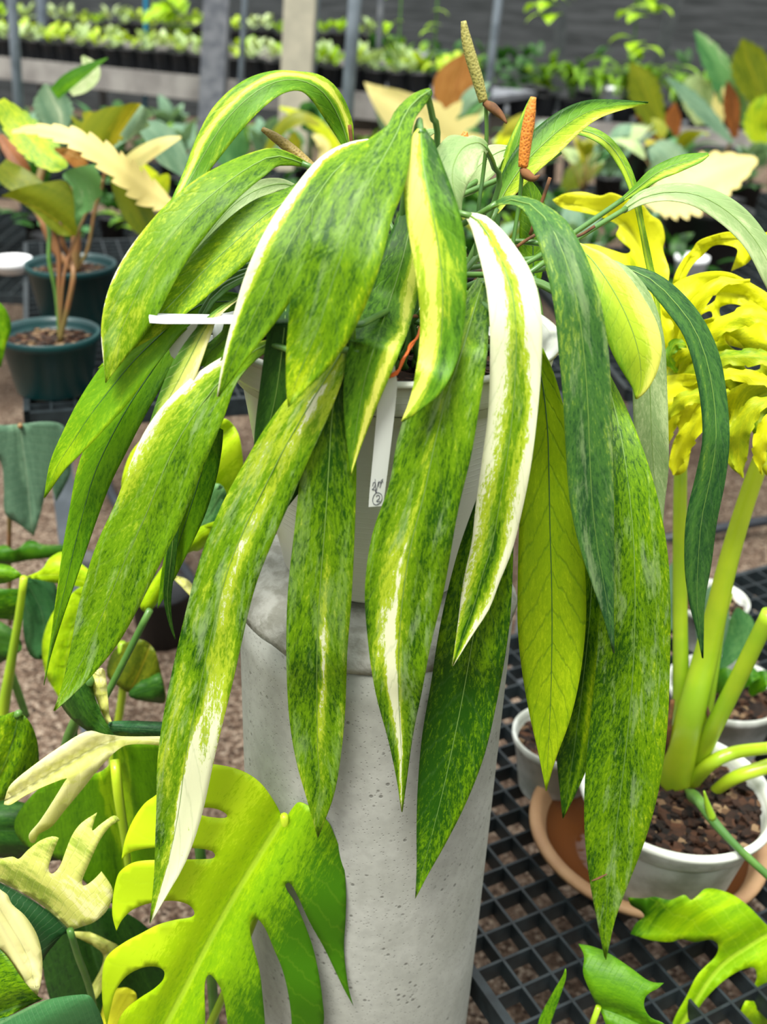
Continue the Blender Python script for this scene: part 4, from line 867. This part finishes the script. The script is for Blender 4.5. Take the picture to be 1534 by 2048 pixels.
tube('petiole', [P(38, 1426, .93), P(25, 1440, .95), P(5, 1500, .97), P(-30, 1600, .98)], .004, PETI, m7, 8, 12)
m8 = plant_base('heart_leafed_climber', P(10, 1450, 1.25), 'lime and jade heart-shaped leaves on an upright stalk at the middle left edge', 'plant'); m8.location.z = 0
TR([(46,1152,1),(20,1132),(-10,1128),(-30,1140),(-30,1168),(10,1166)], [(46,1153),(-20,1145)], m8, 1.2, 'fresh', base=.25)
TR([(50,1158,1),(80,1152),(105,1162),(117,1190),(116,1240),(102,1290),(86,1318),(60,1310),(48,1270),(46,1220)], [(50,1158),(85,1230),(88,1310)], m8, 1.22, 'jade', base=.28, mott=.1, vein=.3)
TR([(50,1154,1),(82,1140),(100,1116),(122,1104),(132,1110),(160,1126),(190,1150),(212,1172),(200,1182),(150,1172),(100,1164)], [(52,1154),(120,1150),(205,1175)], m8, 1.21, 'lime', base=.62)
TR([(168,1174),(140,1190),(108,1222),(90,1262),(84,1300),(92,1350),(112,1385),(122,1405,1),(142,1372),(172,1330),(190,1270),(195,1200)], [(172,1176),(140,1270),(122,1400)], m8, 1.18, 'lime', base=.55, side=-.1)
TR([(-30,1180),(10,1178),(44,1182),(46,1220),(30,1240),(-30,1225)], [(44,1190),(-20,1200)], m8, 1.25, 'fresh', base=.15)
TR([(-30,1240),(20,1255),(44,1290),(30,1310),(-30,1330)], [(40,1290),(-20,1280)], m8, 1.27, 'dark', base=.5)
tube('petiole', [P(48, 1155, 1.2), P(38, 1230, 1.21), P(20, 1340, 1.23), P(5, 1440, 1.25), P(0, 1600, 1.25)], [.005, .006, .008, .010, .012], PETY, m8, 8, 20)
tube('petiole', [P(18, 1335, 1.25), P(38, 1390, 1.26), P(52, 1432, 1.27)], .006, PETI, m8, 8, 10)
m9 = plant_base('variegated_climber', P(200, 1900, 1.0), 'dark pointed leaf with a cream back edge hanging over the yellow split leaf', 'plant'); m9.location.z = 0
TR([(118,1395),(140,1372),(178,1358),(190,1395),(212,1445),(250,1490,1),(205,1478),(165,1455),(135,1428)], [(150,1370),(185,1430),(248,1488)], m9, .89, 'dark', base=.42, mott=.3)
TR([(176,1356),(198,1338),(210,1345),(216,1400),(222,1440),(248,1487,1),(215,1448),(192,1395)], [(198,1342),(208,1400),(246,1485)], m9, .895, 'cream', base=.7)
tube('petiole', [P(178, 1358, .9), P(160, 1420, .95), P(130, 1500, .98), P(125, 1620, 1.0)], .006, PETI, m9, 8, 16)
tube('petiole', [P(300, 1220, 1.0), P(190, 1430, 1.0), P(150, 1450, 1.0), P(155, 1600, 1.0)], .004, PETI, m9, 8, 16)
m10 = plant_base('variegated_climber', P(245, 1900, 1.25), 'shaded olive mottled leaf on a bent green stalk over the gravel at left', 'plant'); m10.location.z = 0
TR([(214,1350),(222,1310),(246,1288),(280,1279),(306,1296),(320,1336),(332,1402),(300,1402),(262,1388),(236,1372)], [(255,1392),(285,1330),(300,1290)], m10, 1.2, 'olive', base=.25, streak=.3, mott=.3, side=-.1)
TR([(256,1390),(290,1355),(316,1340),(330,1400),(300,1404)], [(258,1390),(325,1370)], m10, 1.19, 'dark', base=.45)
tube('petiole', [P(243, 1285, 1.22), P(247, 1360, 1.22), P(240, 1420, 1.24), P(225, 1520, 1.25), P(220, 1700, 1.25)], .006, PETY, m10, 8, 16)
m11 = plant_base('lime_pothos', P(420, 1300, 1.35), 'bright yellow-lime leaves glowing between the pot and the long left leaf', 'plant'); m11.location.z = 0
TR([(243,962),(262,905),(300,868),(360,850),(420,846),(452,838),(476,866),(486,920),(488,985),(468,1010),(448,1000),(430,1040),(400,1040),(330,1010),(270,1020),(248,990)], [(470,850),(380,920),(260,980)], m11, 1.15, 'lime', base=.72, mott=.18, streak=.3, vein=.3)
TR([(400,980),(440,968),(455,1000),(450,1040),(420,1062),(396,1050)], [(445,975),(410,1050)], m11, 1.13, 'jade', base=.5)
TR([(280,1212),(300,1170),(345,1108),(385,1062),(442,1040),(444,1050),(420,1080),(400,1100),(380,1104),(350,1128),(330,1180),(300,1222)], [(440,1042),(370,1095),(290,1215)], m11, 1.12, 'lime', base=.66)
TR([(344,1152),(372,1158),(392,1180),(404,1206),(388,1198),(366,1176)], [(345,1153),(400,1203)], m11, 1.12, 'cream', base=.75)
TR([(-10,1100),(10,1090),(30,1100),(60,1080),(90,1090),(150,1090),(160,1110),(60,1120),(0,1130)], [(0,1110),(150,1100)], m11, 1.6, 'fresh', base=.1)
tube('petiole', [P(420, 1000, 1.15), P(440, 1080, 1.17), P(420, 1250, 1.3), P(420, 1300, 1.35)], .004, PETY, m11, 8, 12)
m12 = plant_base('silver_monstera', P(60, 1250, 1.7), 'blue-green lobed leaf hanging at the left edge below the bench corner', 'plant'); m12.location.z = 0
TR([(-40,842),(0,850),(40,848),(90,843),(125,850),(138,880),(142,940),(128,975),(112,1003,1),(100,965),(92,985),(80,1030),(68,1072,1),(40,1050),(10,1026),(8,970),(0,920),(-40,900)], [(40,850),(52,940),(65,1068)], m12, 1.5, 'sage', base=.22, mott=.1, streak=.15, band=(-.05,.08,.2))
tube('petiole', [P(40, 852, 1.5), P(42, 840, 1.53), P(20, 1000, 1.6), P(20, 1250, 1.7)], .004, PETR, m12, 8, 12)
m13 = plant_base('pothos', P(-10, 900, 1.7), 'small green leaf edge at the far left beside the front teal pot', 'plant'); m13.location.z = 0
TR([(-40,590),(0,606),(18,632),(22,660),(12,690),(2,735,1),(-40,700)], [(-20,600),(0,720)], m13, 1.6, 'fresh', base=.35, cross=.01)
tube('petiole', [P(-20, 600, 1.6), P(-60, 700, 1.65), P(-60, 900, 1.7)], .003, PETI, m13, 8, 10)

# black pots on the ground, left
def bpot(px, py, z, r, label):
    c = PZ(px, py, z); t = tag(lathe('black_pot', [(r * .2, 0), (r * .75, 0), (r * .97, z - .012), (r, z - .01), (r, z), (r * .93, z), (r * .9, z - .02), (r * .2, z - .025)], (c.x, c.y, 0), BLACKP, None, 40), label, 'pot')
bpot(320, 1175, .16, .085, 'round black nursery pot on the gravel behind the left hanging leaves')
bpot(165, 1125, .14, .07, 'dark pot on the gravel behind the lime heart leaves')
tag(pxtube('hose', [(200,930,3.3),(235,1010,3.0),(300,1070,2.9),(370,1140,2.6),(400,1210,2.4)], .016, HOSE, None, 1, 30, 10), 'black hose lying across the gravel at left', 'hose')
tag(pxtube('hose', [(1250,1090,3.05),(1330,1078,3.05),(1420,1060,3.05),(1540,1040,3.1)], .018, HOSE, None, 1, 20, 10), 'black hose lying across the gravel at right behind the yellow stalks', 'hose')
# ------------------------------------------------------------ colourful plants behind, right side
def ground_pot(px, py, zr, z0, halfpx, mat, name, label, cat='potted plant', d=None):
    c = PZ(px, py, zr); r = halfpx * dep(c) / F_PX
    t = plant_base(name, (c.x, c.y, z0), label, cat); pot_at('p', (c.x, c.y, z0), r, zr - z0, mat, t, .014); return t, c
rp1, rc1 = ground_pot(1415, 415, .86, .623, 92, BLACKP, 'potted_philodendron', 'plant with a big butter-yellow toothed leaf in a black pot at the right')
yr = rc1.y
L_('leaf', [(1515,318,yr-.1,8),(1480,330,yr-.12,40),(1440,345,yr-.14,56),(1395,368,yr-.15,58),(1350,388,yr-.15,44),(1315,400,yr-.15,20),(1290,405,yr-.15,3)], rp1, 'butter', n=120, teeth=(11,.24,1.5), lean=.5, base=.66, mott=.06, streak=.1, vein=.1)
L_('leaf', [(1298,298,yr,5),(1320,310,yr,36),(1338,340,yr,46),(1345,375,yr,36),(1345,400,yr,5)], rp1, 'sage', n=90, teeth=(9,.12,1.5), base=.55, mott=.1)
tube('petiole', [Vector((rc1.x - .05, rc1.y, .83)), P(1350, 500, yr - .05), P(1385, 440, yr - .08), P(1410, 400, yr - .1)], .006, PETR, rp1, 8, 16)
tube('stake', [P(1352, 512, yr - .02), P(1392, 405, yr - .02)], .004, STAKE, rp1, 6)
rp2, rc2 = ground_pot(1440, 300, .86, .603, 70, BLACKP, 'potted_philodendron', 'tall green and rust toothed-leaf plant at the upper right corner')
yq = rc2.y
for pts, pal, kw in (
  ([(1500,255,yq,10),(1470,200,yq,24),(1440,140,yq,26),(1412,95,yq,18),(1390,62,yq,2)], 'jade', dict(base=.55, side=-.2, mott=.1)),
  ([(1530,220,yq-.05,14),(1510,160,yq-.05,36),(1495,115,yq-.05,34),(1485,78,yq-.05,3)], 'olive', dict(base=.25, mott=.15)),
  ([(1470,275,yq-.1,6),(1466,235,yq-.1,16),(1462,200,yq-.1,16),(1455,162,yq-.1,2)], 'rust', dict(base=.2, mott=.1)),
  ([(1440,250,yq,6),(1438,220,yq,14),(1440,190,yq,12),(1446,172,yq,2)], 'butter', dict(base=.4, mott=.2)),
  ([(1465,285,yq-.12,4),(1420,235,yq-.12,15),(1375,190,yq-.12,14),(1333,155,yq-.12,2)], 'sage', dict(base=.4)),
  ([(1400,250,yq+.1,8),(1398,210,yq+.1,30),(1392,170,yq+.1,30),(1396,146,yq+.1,3)], 'pale', dict(base=.5, mott=.2)),
  ([(1530,290,yq-.1,10),(1515,255,yq-.1,26),(1520,215,yq-.1,22),(1534,190,yq-.1,3)], 'gold', dict(base=.3, mott=.2))):
    L_('leaf', pts, rp2, pal, n=80, teeth=(8,.16,1.5), **kw)
tube('petiole', [Vector((rc2.x, rc2.y, .83)), P(1455, 300, yq), P(1465, 270, yq)], .010, PETR, rp2, 8, 10)
rp3, rc3 = ground_pot(1310, 300, .84, .603, 52, BLACKP, 'potted_philodendron', 'rust and olive leafed plant left of the butter-yellow leaf')
y3 = rc3.y
for pts, pal, kw in (
  ([(1335,300,y3,5),(1338,270,y3,20),(1345,235,y3,18),(1350,205,y3,2)], 'rust', dict(base=.3, mott=.2)),
  ([(1322,262,y3,12),(1300,210,y3,30),(1282,165,y3,30),(1262,126,y3,3)], 'olive', dict(base=.25, mott=.2, band=(-.5,.3,.15))),
  ([(1180,330,y3,6),(1215,300,y3,20),(1255,272,y3,22),(1308,246,y3,2)], 'pale', dict(base=.55, mott=.2)),
  ([(1330,290,y3+.05,4),(1310,262,y3+.05,14),(1290,240,y3+.05,10),(1270,230,y3+.05,2)], 'rust', dict(base=.5)),
  ([(1120,395,y3,6),(1150,355,y3,24),(1185,325,y3,24),(1215,305,y3,3)], 'olive', dict(base=.2, mott=.25)),
  ([(1300,380,y3,6),(1240,350,y3,22),(1200,340,y3,18),(1160,345,y3,2)], 'sage', dict(base=.4))):
    L_('leaf', pts, rp3, pal, n=70, teeth=(8,.16,1.5), **kw)
rp4, rc4 = ground_pot(880, 300, .86, .603, 50, BLACKP, 'potted_philodendron', 'cream-white lobed leaf with a rust new leaf right behind the tallest leaf')
y4 = 5.1
traced('leaf', [(728,164,1),(760,172),(800,180),(850,196),(880,205),(890,218),(906,208),(925,200,1),(922,222),(912,240),(935,232),(962,228,1),(950,250),(930,262),(955,268),(975,275,1),(950,290),(910,300),(860,300),(800,280),(765,240),(742,200)], [(730,166),(820,215),(900,290)], rp4, y4, K=1, thick=0, step=14, pal='butter', base=.75, mott=.05, streak=.08)
traced('leaf', [(866,182),(872,150),(895,125),(920,110),(946,102,1),(952,140),(945,180),(925,215),(905,240),(885,222),(872,200)], [(940,106),(915,170),(900,235)], rp4, y4 + .3, K=1, thick=0, step=14, pal='rust', base=.55, mott=.15)
traced('leaf', [(745,200),(735,185),(760,190),(800,250),(830,300),(790,290),(760,250)], [(745,190),(820,300)], rp4, y4 + .02, K=1, thick=0, step=14, pal='sage', base=.6)
tube('petiole', [Vector((rc4.x, rc4.y, .84)), P(885, 292, 5.3), P(880, 275, 5.12)], .008, PETR, rp4, 8, 10)
tube('petiole', [Vector((rc4.x + .02, rc4.y, .84)), P(898, 280, 5.45), P(898, 236, 5.4)], .008, PETR, rp4, 8, 10)
for k, (x, y) in enumerate(((938,200),(945,222),(940,180),(1010,262),(1025,240))):
    L_('leaf', [(x-20,y+50,y4+.2,5),(x-5,y+20,y4+.2,14),(x+18,y,y4+.2,12),(x+40,y-14,y4+.2,2)], rp4, ('jade','pale','sage','gold','olive')[k], base=.5, mott=.15)
lp5, lc5 = ground_pot(470, 340, .84, .503, 45, BLACKP, 'potted_philodendron', 'jade scallop-leafed plant seen under the high arching leaf')
for pts, pal in (([(470,345,4.6,8),(462,310,4.6,34),(465,275,4.6,38),(480,240,4.6,4)], 'jade'), ([(520,330,4.6,6),(560,260,4.6,12),(600,235,4.6,14),(640,250,4.6,3)], 'olive'), ([(560,215,4.65,3),(600,230,4.65,9),(640,255,4.65,13),(680,300,4.65,10)], 'gold'), ([(600,330,4.55,6),(590,300,4.55,14),(588,280,4.55,14),(590,262,4.55,2)], 'olive'), ([(640,330,4.55,6),(650,300,4.55,12),(640,280,4.55,10),(625,270,4.55,2)], 'butter')):
    L_('leaf', pts, lp5, pal, n=60, base=.45, mott=.2, teeth=(7, .12, 1.5))

# ------------------------------------------------------------ prototypes of bench plants
def arc_leaf(rg, bpt, az, pl, el, L, hwm, droop, shape, par, pal, nm='leaf', petm=None, teeth=None, n=18, pr=.003, nu=6, **k):
    d = Vector((math.cos(az), math.sin(az), 0)); s = Vector((-math.sin(az), math.cos(az), 0))
    p = bpt + d * (pl * math.cos(el)) + Vector((0, 0, pl * math.sin(el)))
    if petm and pl > .02: tube("petiole", [bpt, (bpt + p) / 2 + Vector((0, 0, pl * .06)), p], [pr, pr * .8, pr * .7], petm, par, 5)
    C = []; a = el; step = L / (n - 1); q = p.copy()
    for i in range(n):
        C.append(q.copy()); q = q + (d * math.cos(a) + Vector((0, 0, math.sin(a)))) * step; a -= droop / (n - 1)
    hw = []
    for i in range(n):
        v = i / (n - 1)
        w_ = {'strap': math.sin(math.pi * min(1, v * .96 + .04)) ** .6, 'lance': math.sin(math.pi * (v ** .75)) ** .9, 'heart': (min(1, v * 9) ** .5) * (1 - v ** 1.6) ** .8}[shape]
        hw.append(max(.0008, hwm * w_))
    tw = rg.uniform(-.4, .4); W = [(s + Vector((0, 0, tw * .5))).normalized()] * n
    return sheet(nm, C, hw, W, par, nu=nu, thick=0, teeth=teeth, pal=pal, **k)
def join_children(root, name='foliage'):
    kids = [c for c in root.children if c.name.split('.')[0] in ('leaf', 'petiole')]
    leaves = [c for c in kids if c.name.startswith('leaf')]
    vs, fs, uv, st = [], [], [], []
    for c in leaves:
        k = len(vs); me = c.data; vs += [v.co.copy() for v in me.vertices]
        for p in me.polygons: fs.append([i + k for i in p.vertices])
        uv += [tuple(l.uv) for l in me.uv_layers['uv'].data]; st += [tuple(l.uv) for l in me.uv_layers['st'].data]
    me = mesh(vs, fs)
    for nm, dat in (('uv', uv), ('st', st)):
        la = me.uv_layers.new(name=nm)
        for i, t in enumerate(dat): la.data[i].uv = t
    o = link(name, me, LEAF, root)
    for k_ in ('dk', 'md', 'lm', 'hi', 'vn', 'p1', 'p2', 'p3', 'p4'): o[k_] = leaves[0][k_]
    for c in kids:
        bpy.data.objects.remove(c)
    return o
OFF = Vector((0, 0, 0))
def proto(kind, seed, far=False):
    rg = random.Random(seed)
    names = {'strap': 'potted_strap_leaf_plant', 'heart': 'potted_heart_leaf_plant', 'tooth': 'potted_toothed_philodendron', 'seed': 'potted_seedling', 'bushy': 'potted_bushy_plant'}
    t = empty(names[kind], (0, 0, 0))
    if kind == 'seed': r, h = .062, .12
    elif kind == 'strap': r, h = .085, .13
    else: r, h = .085, .15
    lathe('pot', [(r * .2, 0), (r * .78, 0), (r * .97, h - .012), (r, h - .01), (r, h), (r * .93, h), (r * .9, h - .02), (r * .2, h - .022)], (0, 0, 0), BLACKP, t, 24)
    b0 = Vector((0, 0, h - .015))
    if kind == 'strap':
        pal = rg.choice(['std', 'dark', 'std', 'fresh'])
        for k in range(15): arc_leaf(rg, b0, k * 2.4 + rg.random(), rg.uniform(.08, .14), R(rg.uniform(60, 85)), rg.uniform(.26, .4), .017, R(rg.uniform(110, 150)), 'strap', t, pal, petm=PETI, base=.3, mott=.2, n=16)
    elif kind == 'heart':
        pal = rg.choice(['sage', 'jade', 'dark', 'jade', 'std'])
        for k in range(8): arc_leaf(rg, b0, k * 2.4 + rg.random(), rg.uniform(.12, .28), R(rg.uniform(55, 85)), rg.uniform(.15, .22), rg.uniform(.05, .075), R(rg.uniform(60, 110)), 'heart', t, pal, petm=PETI, back=.5, base=.4, mott=.25, streak=.3, n=14)
    elif kind == 'tooth':
        for k in range(8):
            pal = rg.choice(['olive', 'sage', 'rust', 'sage', 'dark', 'jade', 'olive', 'pale'])
            arc_leaf(rg, b0, k * 2.4 + rg.random(), rg.uniform(.14, .3), R(rg.uniform(50, 85)), rg.uniform(.2, .3), rg.uniform(.04, .065), R(rg.uniform(40, 100)), 'lance', t, pal, petm=PETR, teeth=(9, .25, 1.5), base=rg.uniform(.3, .6), mott=.2, streak=.3, n=54, pr=.004)
    elif kind == 'seed':
        pal = rg.choice(['lime', 'pale', 'std', 'pale', 'lime'])
        for k in range(9): arc_leaf(rg, b0, k * 2.4 + rg.random(), rg.uniform(.02, .08), R(rg.uniform(40, 80)), rg.uniform(.06, .1), rg.uniform(.014, .024), R(rg.uniform(30, 90)), 'lance', t, pal, base=.5, mott=.35, streak=.4, n=8, nu=4)
        join_children(t)
    else:
        pal = rg.choice(['std', 'dark', 'fresh'])
        for k in range(20): arc_leaf(rg, b0, k * 2.4 + rg.random(), rg.uniform(.06, .26), R(rg.uniform(35, 85)), rg.uniform(.1, .16), rg.uniform(.025, .045), R(rg.uniform(50, 120)), 'lance', t, pal, base=.3, mott=.35, streak=.4, n=9, nu=4)
        join_children(t)
    return t
INFO = {
 'strap': ('green strap-leafed plant in a black pot in the row before the grey wall', 'strap-leafed plants before the wall'),
 'heart': ('pale-veined heart-leafed plant in a black pot on the benches behind', 'heart-leafed plants on the back benches'),
 'tooth': ('multicoloured toothed-leaf plant in a black pot on the benches behind', 'toothed philodendrons on the back benches'),
 'seed': ('small yellow-green seedling in a black pot in the long far rows', 'seedlings in the far rows'),
 'bushy': ('bushy small-leafed green plant in a black pot among the back benches', 'bushy plants on the back benches')}
PROT = {}; USED = {}
for kd, cnt in (('strap', 2), ('heart', 4), ('tooth', 3), ('seed', 4), ('bushy', 3)):
    PROT[kd] = [proto(kd, 10 * i + len(kd) * 7 + ord(kd[0])) for i in range(cnt)]
prg = random.Random(77)
def place(kd, x, y, z, s=1.0):
    p = prg.choice(PROT[kd])
    if p.name not in USED: USED[p.name] = 1; o = p
    else: o = copy_tree(p)
    o.location = (x, y, z); o.rotation_euler = (0, 0, prg.random() * 6.28); o.scale = (s, s, s)
    tag(o, INFO[kd][0], 'potted plant', INFO[kd][1]); return o
NTH = ['leftmost', 'second from left', 'third from left', 'fourth from left', 'fifth from left', 'sixth from left', 'seventh from left', 'eighth from left', 'ninth from left', 'tenth from left', 'eleventh from left', 'twelfth from left', 'thirteenth from left', 'fourteenth from left', 'fifteenth from left', 'sixteenth from left']
LOOK = {'heart': 'heart-leafed plant', 'bushy': 'bushy green plant', 'tooth': 'toothed-leaf plant', 'strap': 'strap-leafed plant'}
def name_row(items, where):
    items.sort(key=lambda t: t[0])
    for k, (x, kd, o) in enumerate(items[:16]): o['label'] = LOOK[kd] + ', ' + NTH[k] + ' ' + where; del o['group']
def vis(x, y, z, m=180):
    q = Vector((x, y, z)) - CAM; d = q.dot(fw)
    if d < .3: return False
    a = 767 + F_PX * q.dot(rt) / d; b_ = 1024 - F_PX * q.dot(up) / d
    return -m < a < 1534 + m and -m < b_ < 2048 + m

# bench planks for far rows
def plank_bench(name, c, sz, rot, label, z, back=STEEL):
    t = empty('bench', (c[0], c[1], 0), label, 'bench')
    b = MB(); b.box((c[0], c[1], z - .02), (sz[0], sz[1], .04), rot); b.build('bench_top', OLDPOST, t)
    b = MB(); ca, sa = math.cos(rot), math.sin(rot)
    b.box((c[0] + sa * sz[1] / 2, c[1] - ca * sz[1] / 2, z - .06), (sz[0], .03, .16), rot); b.build('front_board', GREYB, t)
    for i in range(4):
        u = (-.5 + (i + .5) / 4) * sz[0]
        b = MB(); b.box((c[0] + u * ca, c[1] + u * sa, (z - .05) / 2), (.05, .05, z - .05), rot); b.build('leg', STEEL, t)
GREYB = simple('grey_bench_board', (.30, .29, .27), .7, .3, 5, (.20, .19, .18))
rw = R(-9)
def rowpos(x, y0): return y0 - (x - 0) * 0
plank_bench('bench', (-1.88, 9.06), (5.8, 1.4), R(-30), 'grey-edged far bench at upper left holding rows of seedlings', .93)
for i in range(6):
    for j in range(35):
        u, v_ = -2.8 + j * .165, -.58 + i * .17
        ca, sa = math.cos(R(-30)), math.sin(R(-30)); x, y = -1.88 + u * ca - v_ * sa, 9.06 + u * sa + v_ * ca
        if vis(x, y, 1.0, 20) and (i == 0 or (i < 3 and (i + j) % 2)): tag(place('seed', x, y, .931, prg.uniform(1.22, 1.32)), 'yellow-green seedling in a black pot along the front edge of the far bench' if i == 0 else 'yellow-green seedling in a black pot behind the front row of the far bench', group='seedlings in the front row of the far bench' if i == 0 else 'seedlings behind the front row of the far bench')
plank_bench('bench', (-3.6, 12.4), (8, 1.2), R(-10), 'farthest bench at upper left with a second seedling row', .95)
for j in range(50):
    u = -3.8 + j * .15; x, y = -3.6 + u * math.cos(R(-10)) + .5 * math.sin(R(-10)), 12.4 + u * math.sin(R(-10)) - .5 * math.cos(R(-10))
    if vis(x, y, 1.2, 10): tag(place('seed', x, y, .951, prg.uniform(1.2, 1.5)), 'small seedling in a black pot on the farthest bench before the wall', group='seedlings on the farthest bench')
plank_bench('bench', (1.9, 8.6), (4.6, 1.0), R(-9), 'far bench along the grey wall holding strap-leafed plants', .72)
its, its2 = [], []
for j in range(24):
    u = -2.15 + j * .19; x, y = 1.9 + u * math.cos(rw) , 8.6 + u * math.sin(rw)
    if vis(x, y, .9, 30):
        kd = 'strap' if j > 7 else 'bushy'
        its.append((x, kd, place(kd, x, y - .25, .721, prg.uniform(.95, 1.2))))
        if j % 2: its2.append((x, 'bushy', place('bushy', x, y + .3, .721, 1.1)))
name_row(its, 'in the front row before the grey wall'); name_row(its2, 'in the back row before the wall')

# mid-ground fill
cnt = 0
for (x0, x1, yy0, yy1, z, kinds, dx, dy, s0, wh) in (
    (-3.2, -.1, 5.3, 5.9, .601, ['heart', 'bushy', 'heart', 'bushy'], .36, .40, .8, 'row, left half of long bench'),
    (.2, 3.3, 5.3, 5.9, .601, ['bushy', 'tooth', 'heart', 'bushy'], .36, .40, .85, 'row, right half of long bench'),
    (-2.4, .3, 3.95, 5.0, .501, ['bushy', 'heart', 'bushy'], .38, .42, .8, 'row of the low left bench'),
    (.35, 1.3, 3.95, 4.7, .501, ['bushy', 'heart', 'tooth', 'bushy'], .34, .36, .75, 'row behind the arching right leaves'),
    (1.5, 3.1, 3.6, 4.1, .621, ['bushy', 'heart', 'bushy'], .40, .36, .6, 'row behind the yellow plant'),
    (-3.4, -1.0, 6.6, 7.2, .451, ['heart', 'bushy', 'heart'], .36, .40, .85, 'row before the seedling bench')):
    y = yy0; row = 0
    while y < yy1:
        x = x0 + (row % 2) * dx / 2; its = []
        while x < x1:
            X, Y_ = x + prg.uniform(-.04, .04), y + prg.uniform(-.04, .04)
            if vis(X, Y_, z + .3, 120):
                kd = prg.choice(kinds); its.append((X, kd, place(kd, X, Y_, z, s0 * prg.uniform(.85, 1.15)))); cnt += 1
            x += dx
        name_row(its, 'in the ' + ('front ', 'second ', 'third ', 'fourth ')[row] + wh)
        y += dy; row += 1
for px, py, zr, z0, hp, lab in ((1225, 175, .9, .74, 24, 'small white pot among the strap-leafed row before the wall'), (1385, 512, .74, .622, 34, 'small white pot behind the arching yellow leaf at right'), (22, 516, .89, .852, 40, 'low white pot behind the teal pots at the left edge')):
    c = PZ(px, py, zr); r = hp * dep(c) / F_PX; h = zr - z0
    tag(lathe('white_pot', [(r * .2, 0), (r * .72, 0), (r * .95, h - .02), (r, h - .018), (r, h), (r * .92, h), (r * .88, h - .03), (r * .2, h - .03)], (c.x, c.y, z0), WHITE, None, 40), lab, 'pot')
def bstem(px, py, y, z0):
    pass

# ------------------------------------------------------------ posts
def post(name, px0, px1, y, w, mat, label, d=None, z0=0., py1=None):
    """vertical member whose axis passes px0 at the top edge and px1 lower down"""
    a = P(px0, 0, y); b_ = P(px1, 220, y); dr = (b_ - a); t0 = (3.0 - a.z) / dr.z; t1 = (z0 - a.z) / dr.z
    A, B = a + dr * t0, a + dr * t1; A.y = y; B.y = y
    if w[0] == 'r': o = tube(name, [B, A], w[1], mat, None, 16)
    else:
        h, dd = w[1] / 2, w[2] / 2
        vs = [q + Vector((i * h, j * dd, 0)) for q in (B, A) for i, j in ((-1, -1), (1, -1), (1, 1), (-1, 1))]
        o = link(name, mesh(vs, [(3, 2, 1, 0), (4, 5, 6, 7), (0, 1, 5, 4), (1, 2, 6, 5), (2, 3, 7, 6), (3, 0, 4, 7)]), mat, None, False)
    return tag(o, label, 'post')
post('steel_post', 24, 38, 5.35, ('r', .024), STEEL, 'grey steel pipe post at the far left of the scene')
post('weathered_post', 436, 425, 7.0, ('b', .15, .15), OLDPOST, 'dark weathered square post left of the cream concrete post')
post('steel_post', 490, 478, 7.0, ('r', .019), STEEL, 'thin grey pipe between the weathered post and the cream post')
post('concrete_post', 601, 590, 7.0, ('b', .185, .15), CREAMPOST, 'pale cream square concrete post behind the arching leaf')
post('steel_post', 632, 620, 7.1, ('r', .022), STEEL, 'grey pipe standing hard against the cream concrete post')
post('steel_post', 710, 694, 5.4, ('r', .031), STEEL, 'thick blue-grey steel post right of the cream concrete post')
post('steel_post', 762, 752, 8.15, ('r', .02), OLDPOST, 'dim dark pipe behind the thick blue-grey post')
post('steel_post', 997, 972, 7.0, ('r', .026), STEEL, 'grey pipe post directly behind the tallest flower spike')
post('steel_post', 1124, 1108, 8.9, ('b', .09, .06), DARKPOST, 'dark square wall post at centre right')
post('steel_post', 1352, 1290, 8.6, ('b', .09, .06), DARKPOST, 'leaning dark wall post at the right before the grey wall')
post('blue_pipe', 292, 290, 9.0 - .35, ('r', .016), BLUEP, 'thin blue pipe among the far seedlings')
post('steel_post', 84, 88, 9.9 + .9, ('r', .05), STEEL, 'pale pipe in the far seedling rows at upper left')
# hanging vines on the wall
vr = random.Random(3)
def vine(px, py, y, n, label, sz=.05):
    t = empty('hanging_vine', P(px, py, y), label, 'vine')
    top = P(px + 10, -60, y)
    tube('vine_stem', [top, P(px + 4, py * .4, y), P(px, py, y)], .006, PETI, t, 6, 10)
    for k in range(n):
        q = P(px + vr.uniform(-14, 18), vr.uniform(-20, py), y); az = vr.random() * 6.28
        arc_leaf(vr, q, az, .02, R(20), sz * 2.4, sz, R(90), 'heart', t, 'fresh', back=.3, base=.55, mott=.1, n=9)
vine(1095, 40, 8.4, 8, 'hanging light green vine high on the grey wall near the centre', .08)
vine(1268, 100, 8.2, 9, 'hanging vine with heart leaves lower on the wall at right', .075)
vine(1308, 25, 8.3, 4, 'short vine tip at the top edge beside the leaning wall post', .08)
vine(795, 150, 7.3, 4, 'long green hanging stem behind the centre of the plant', .03)
vine(868, 120, 7.4, 4, 'darker hanging stem just right of the long green one', .05)
vine(350, 60, 7.6, 10, 'grey-green leafy vine above the far seedlings', .09)

# drop prototypes nothing was placed from
def kill(o):
    for ch in list(o.children): kill(ch)
    bpy.data.objects.remove(o)
for ps in PROT.values():
    for p in ps:
        if p.name not in USED: kill(p)
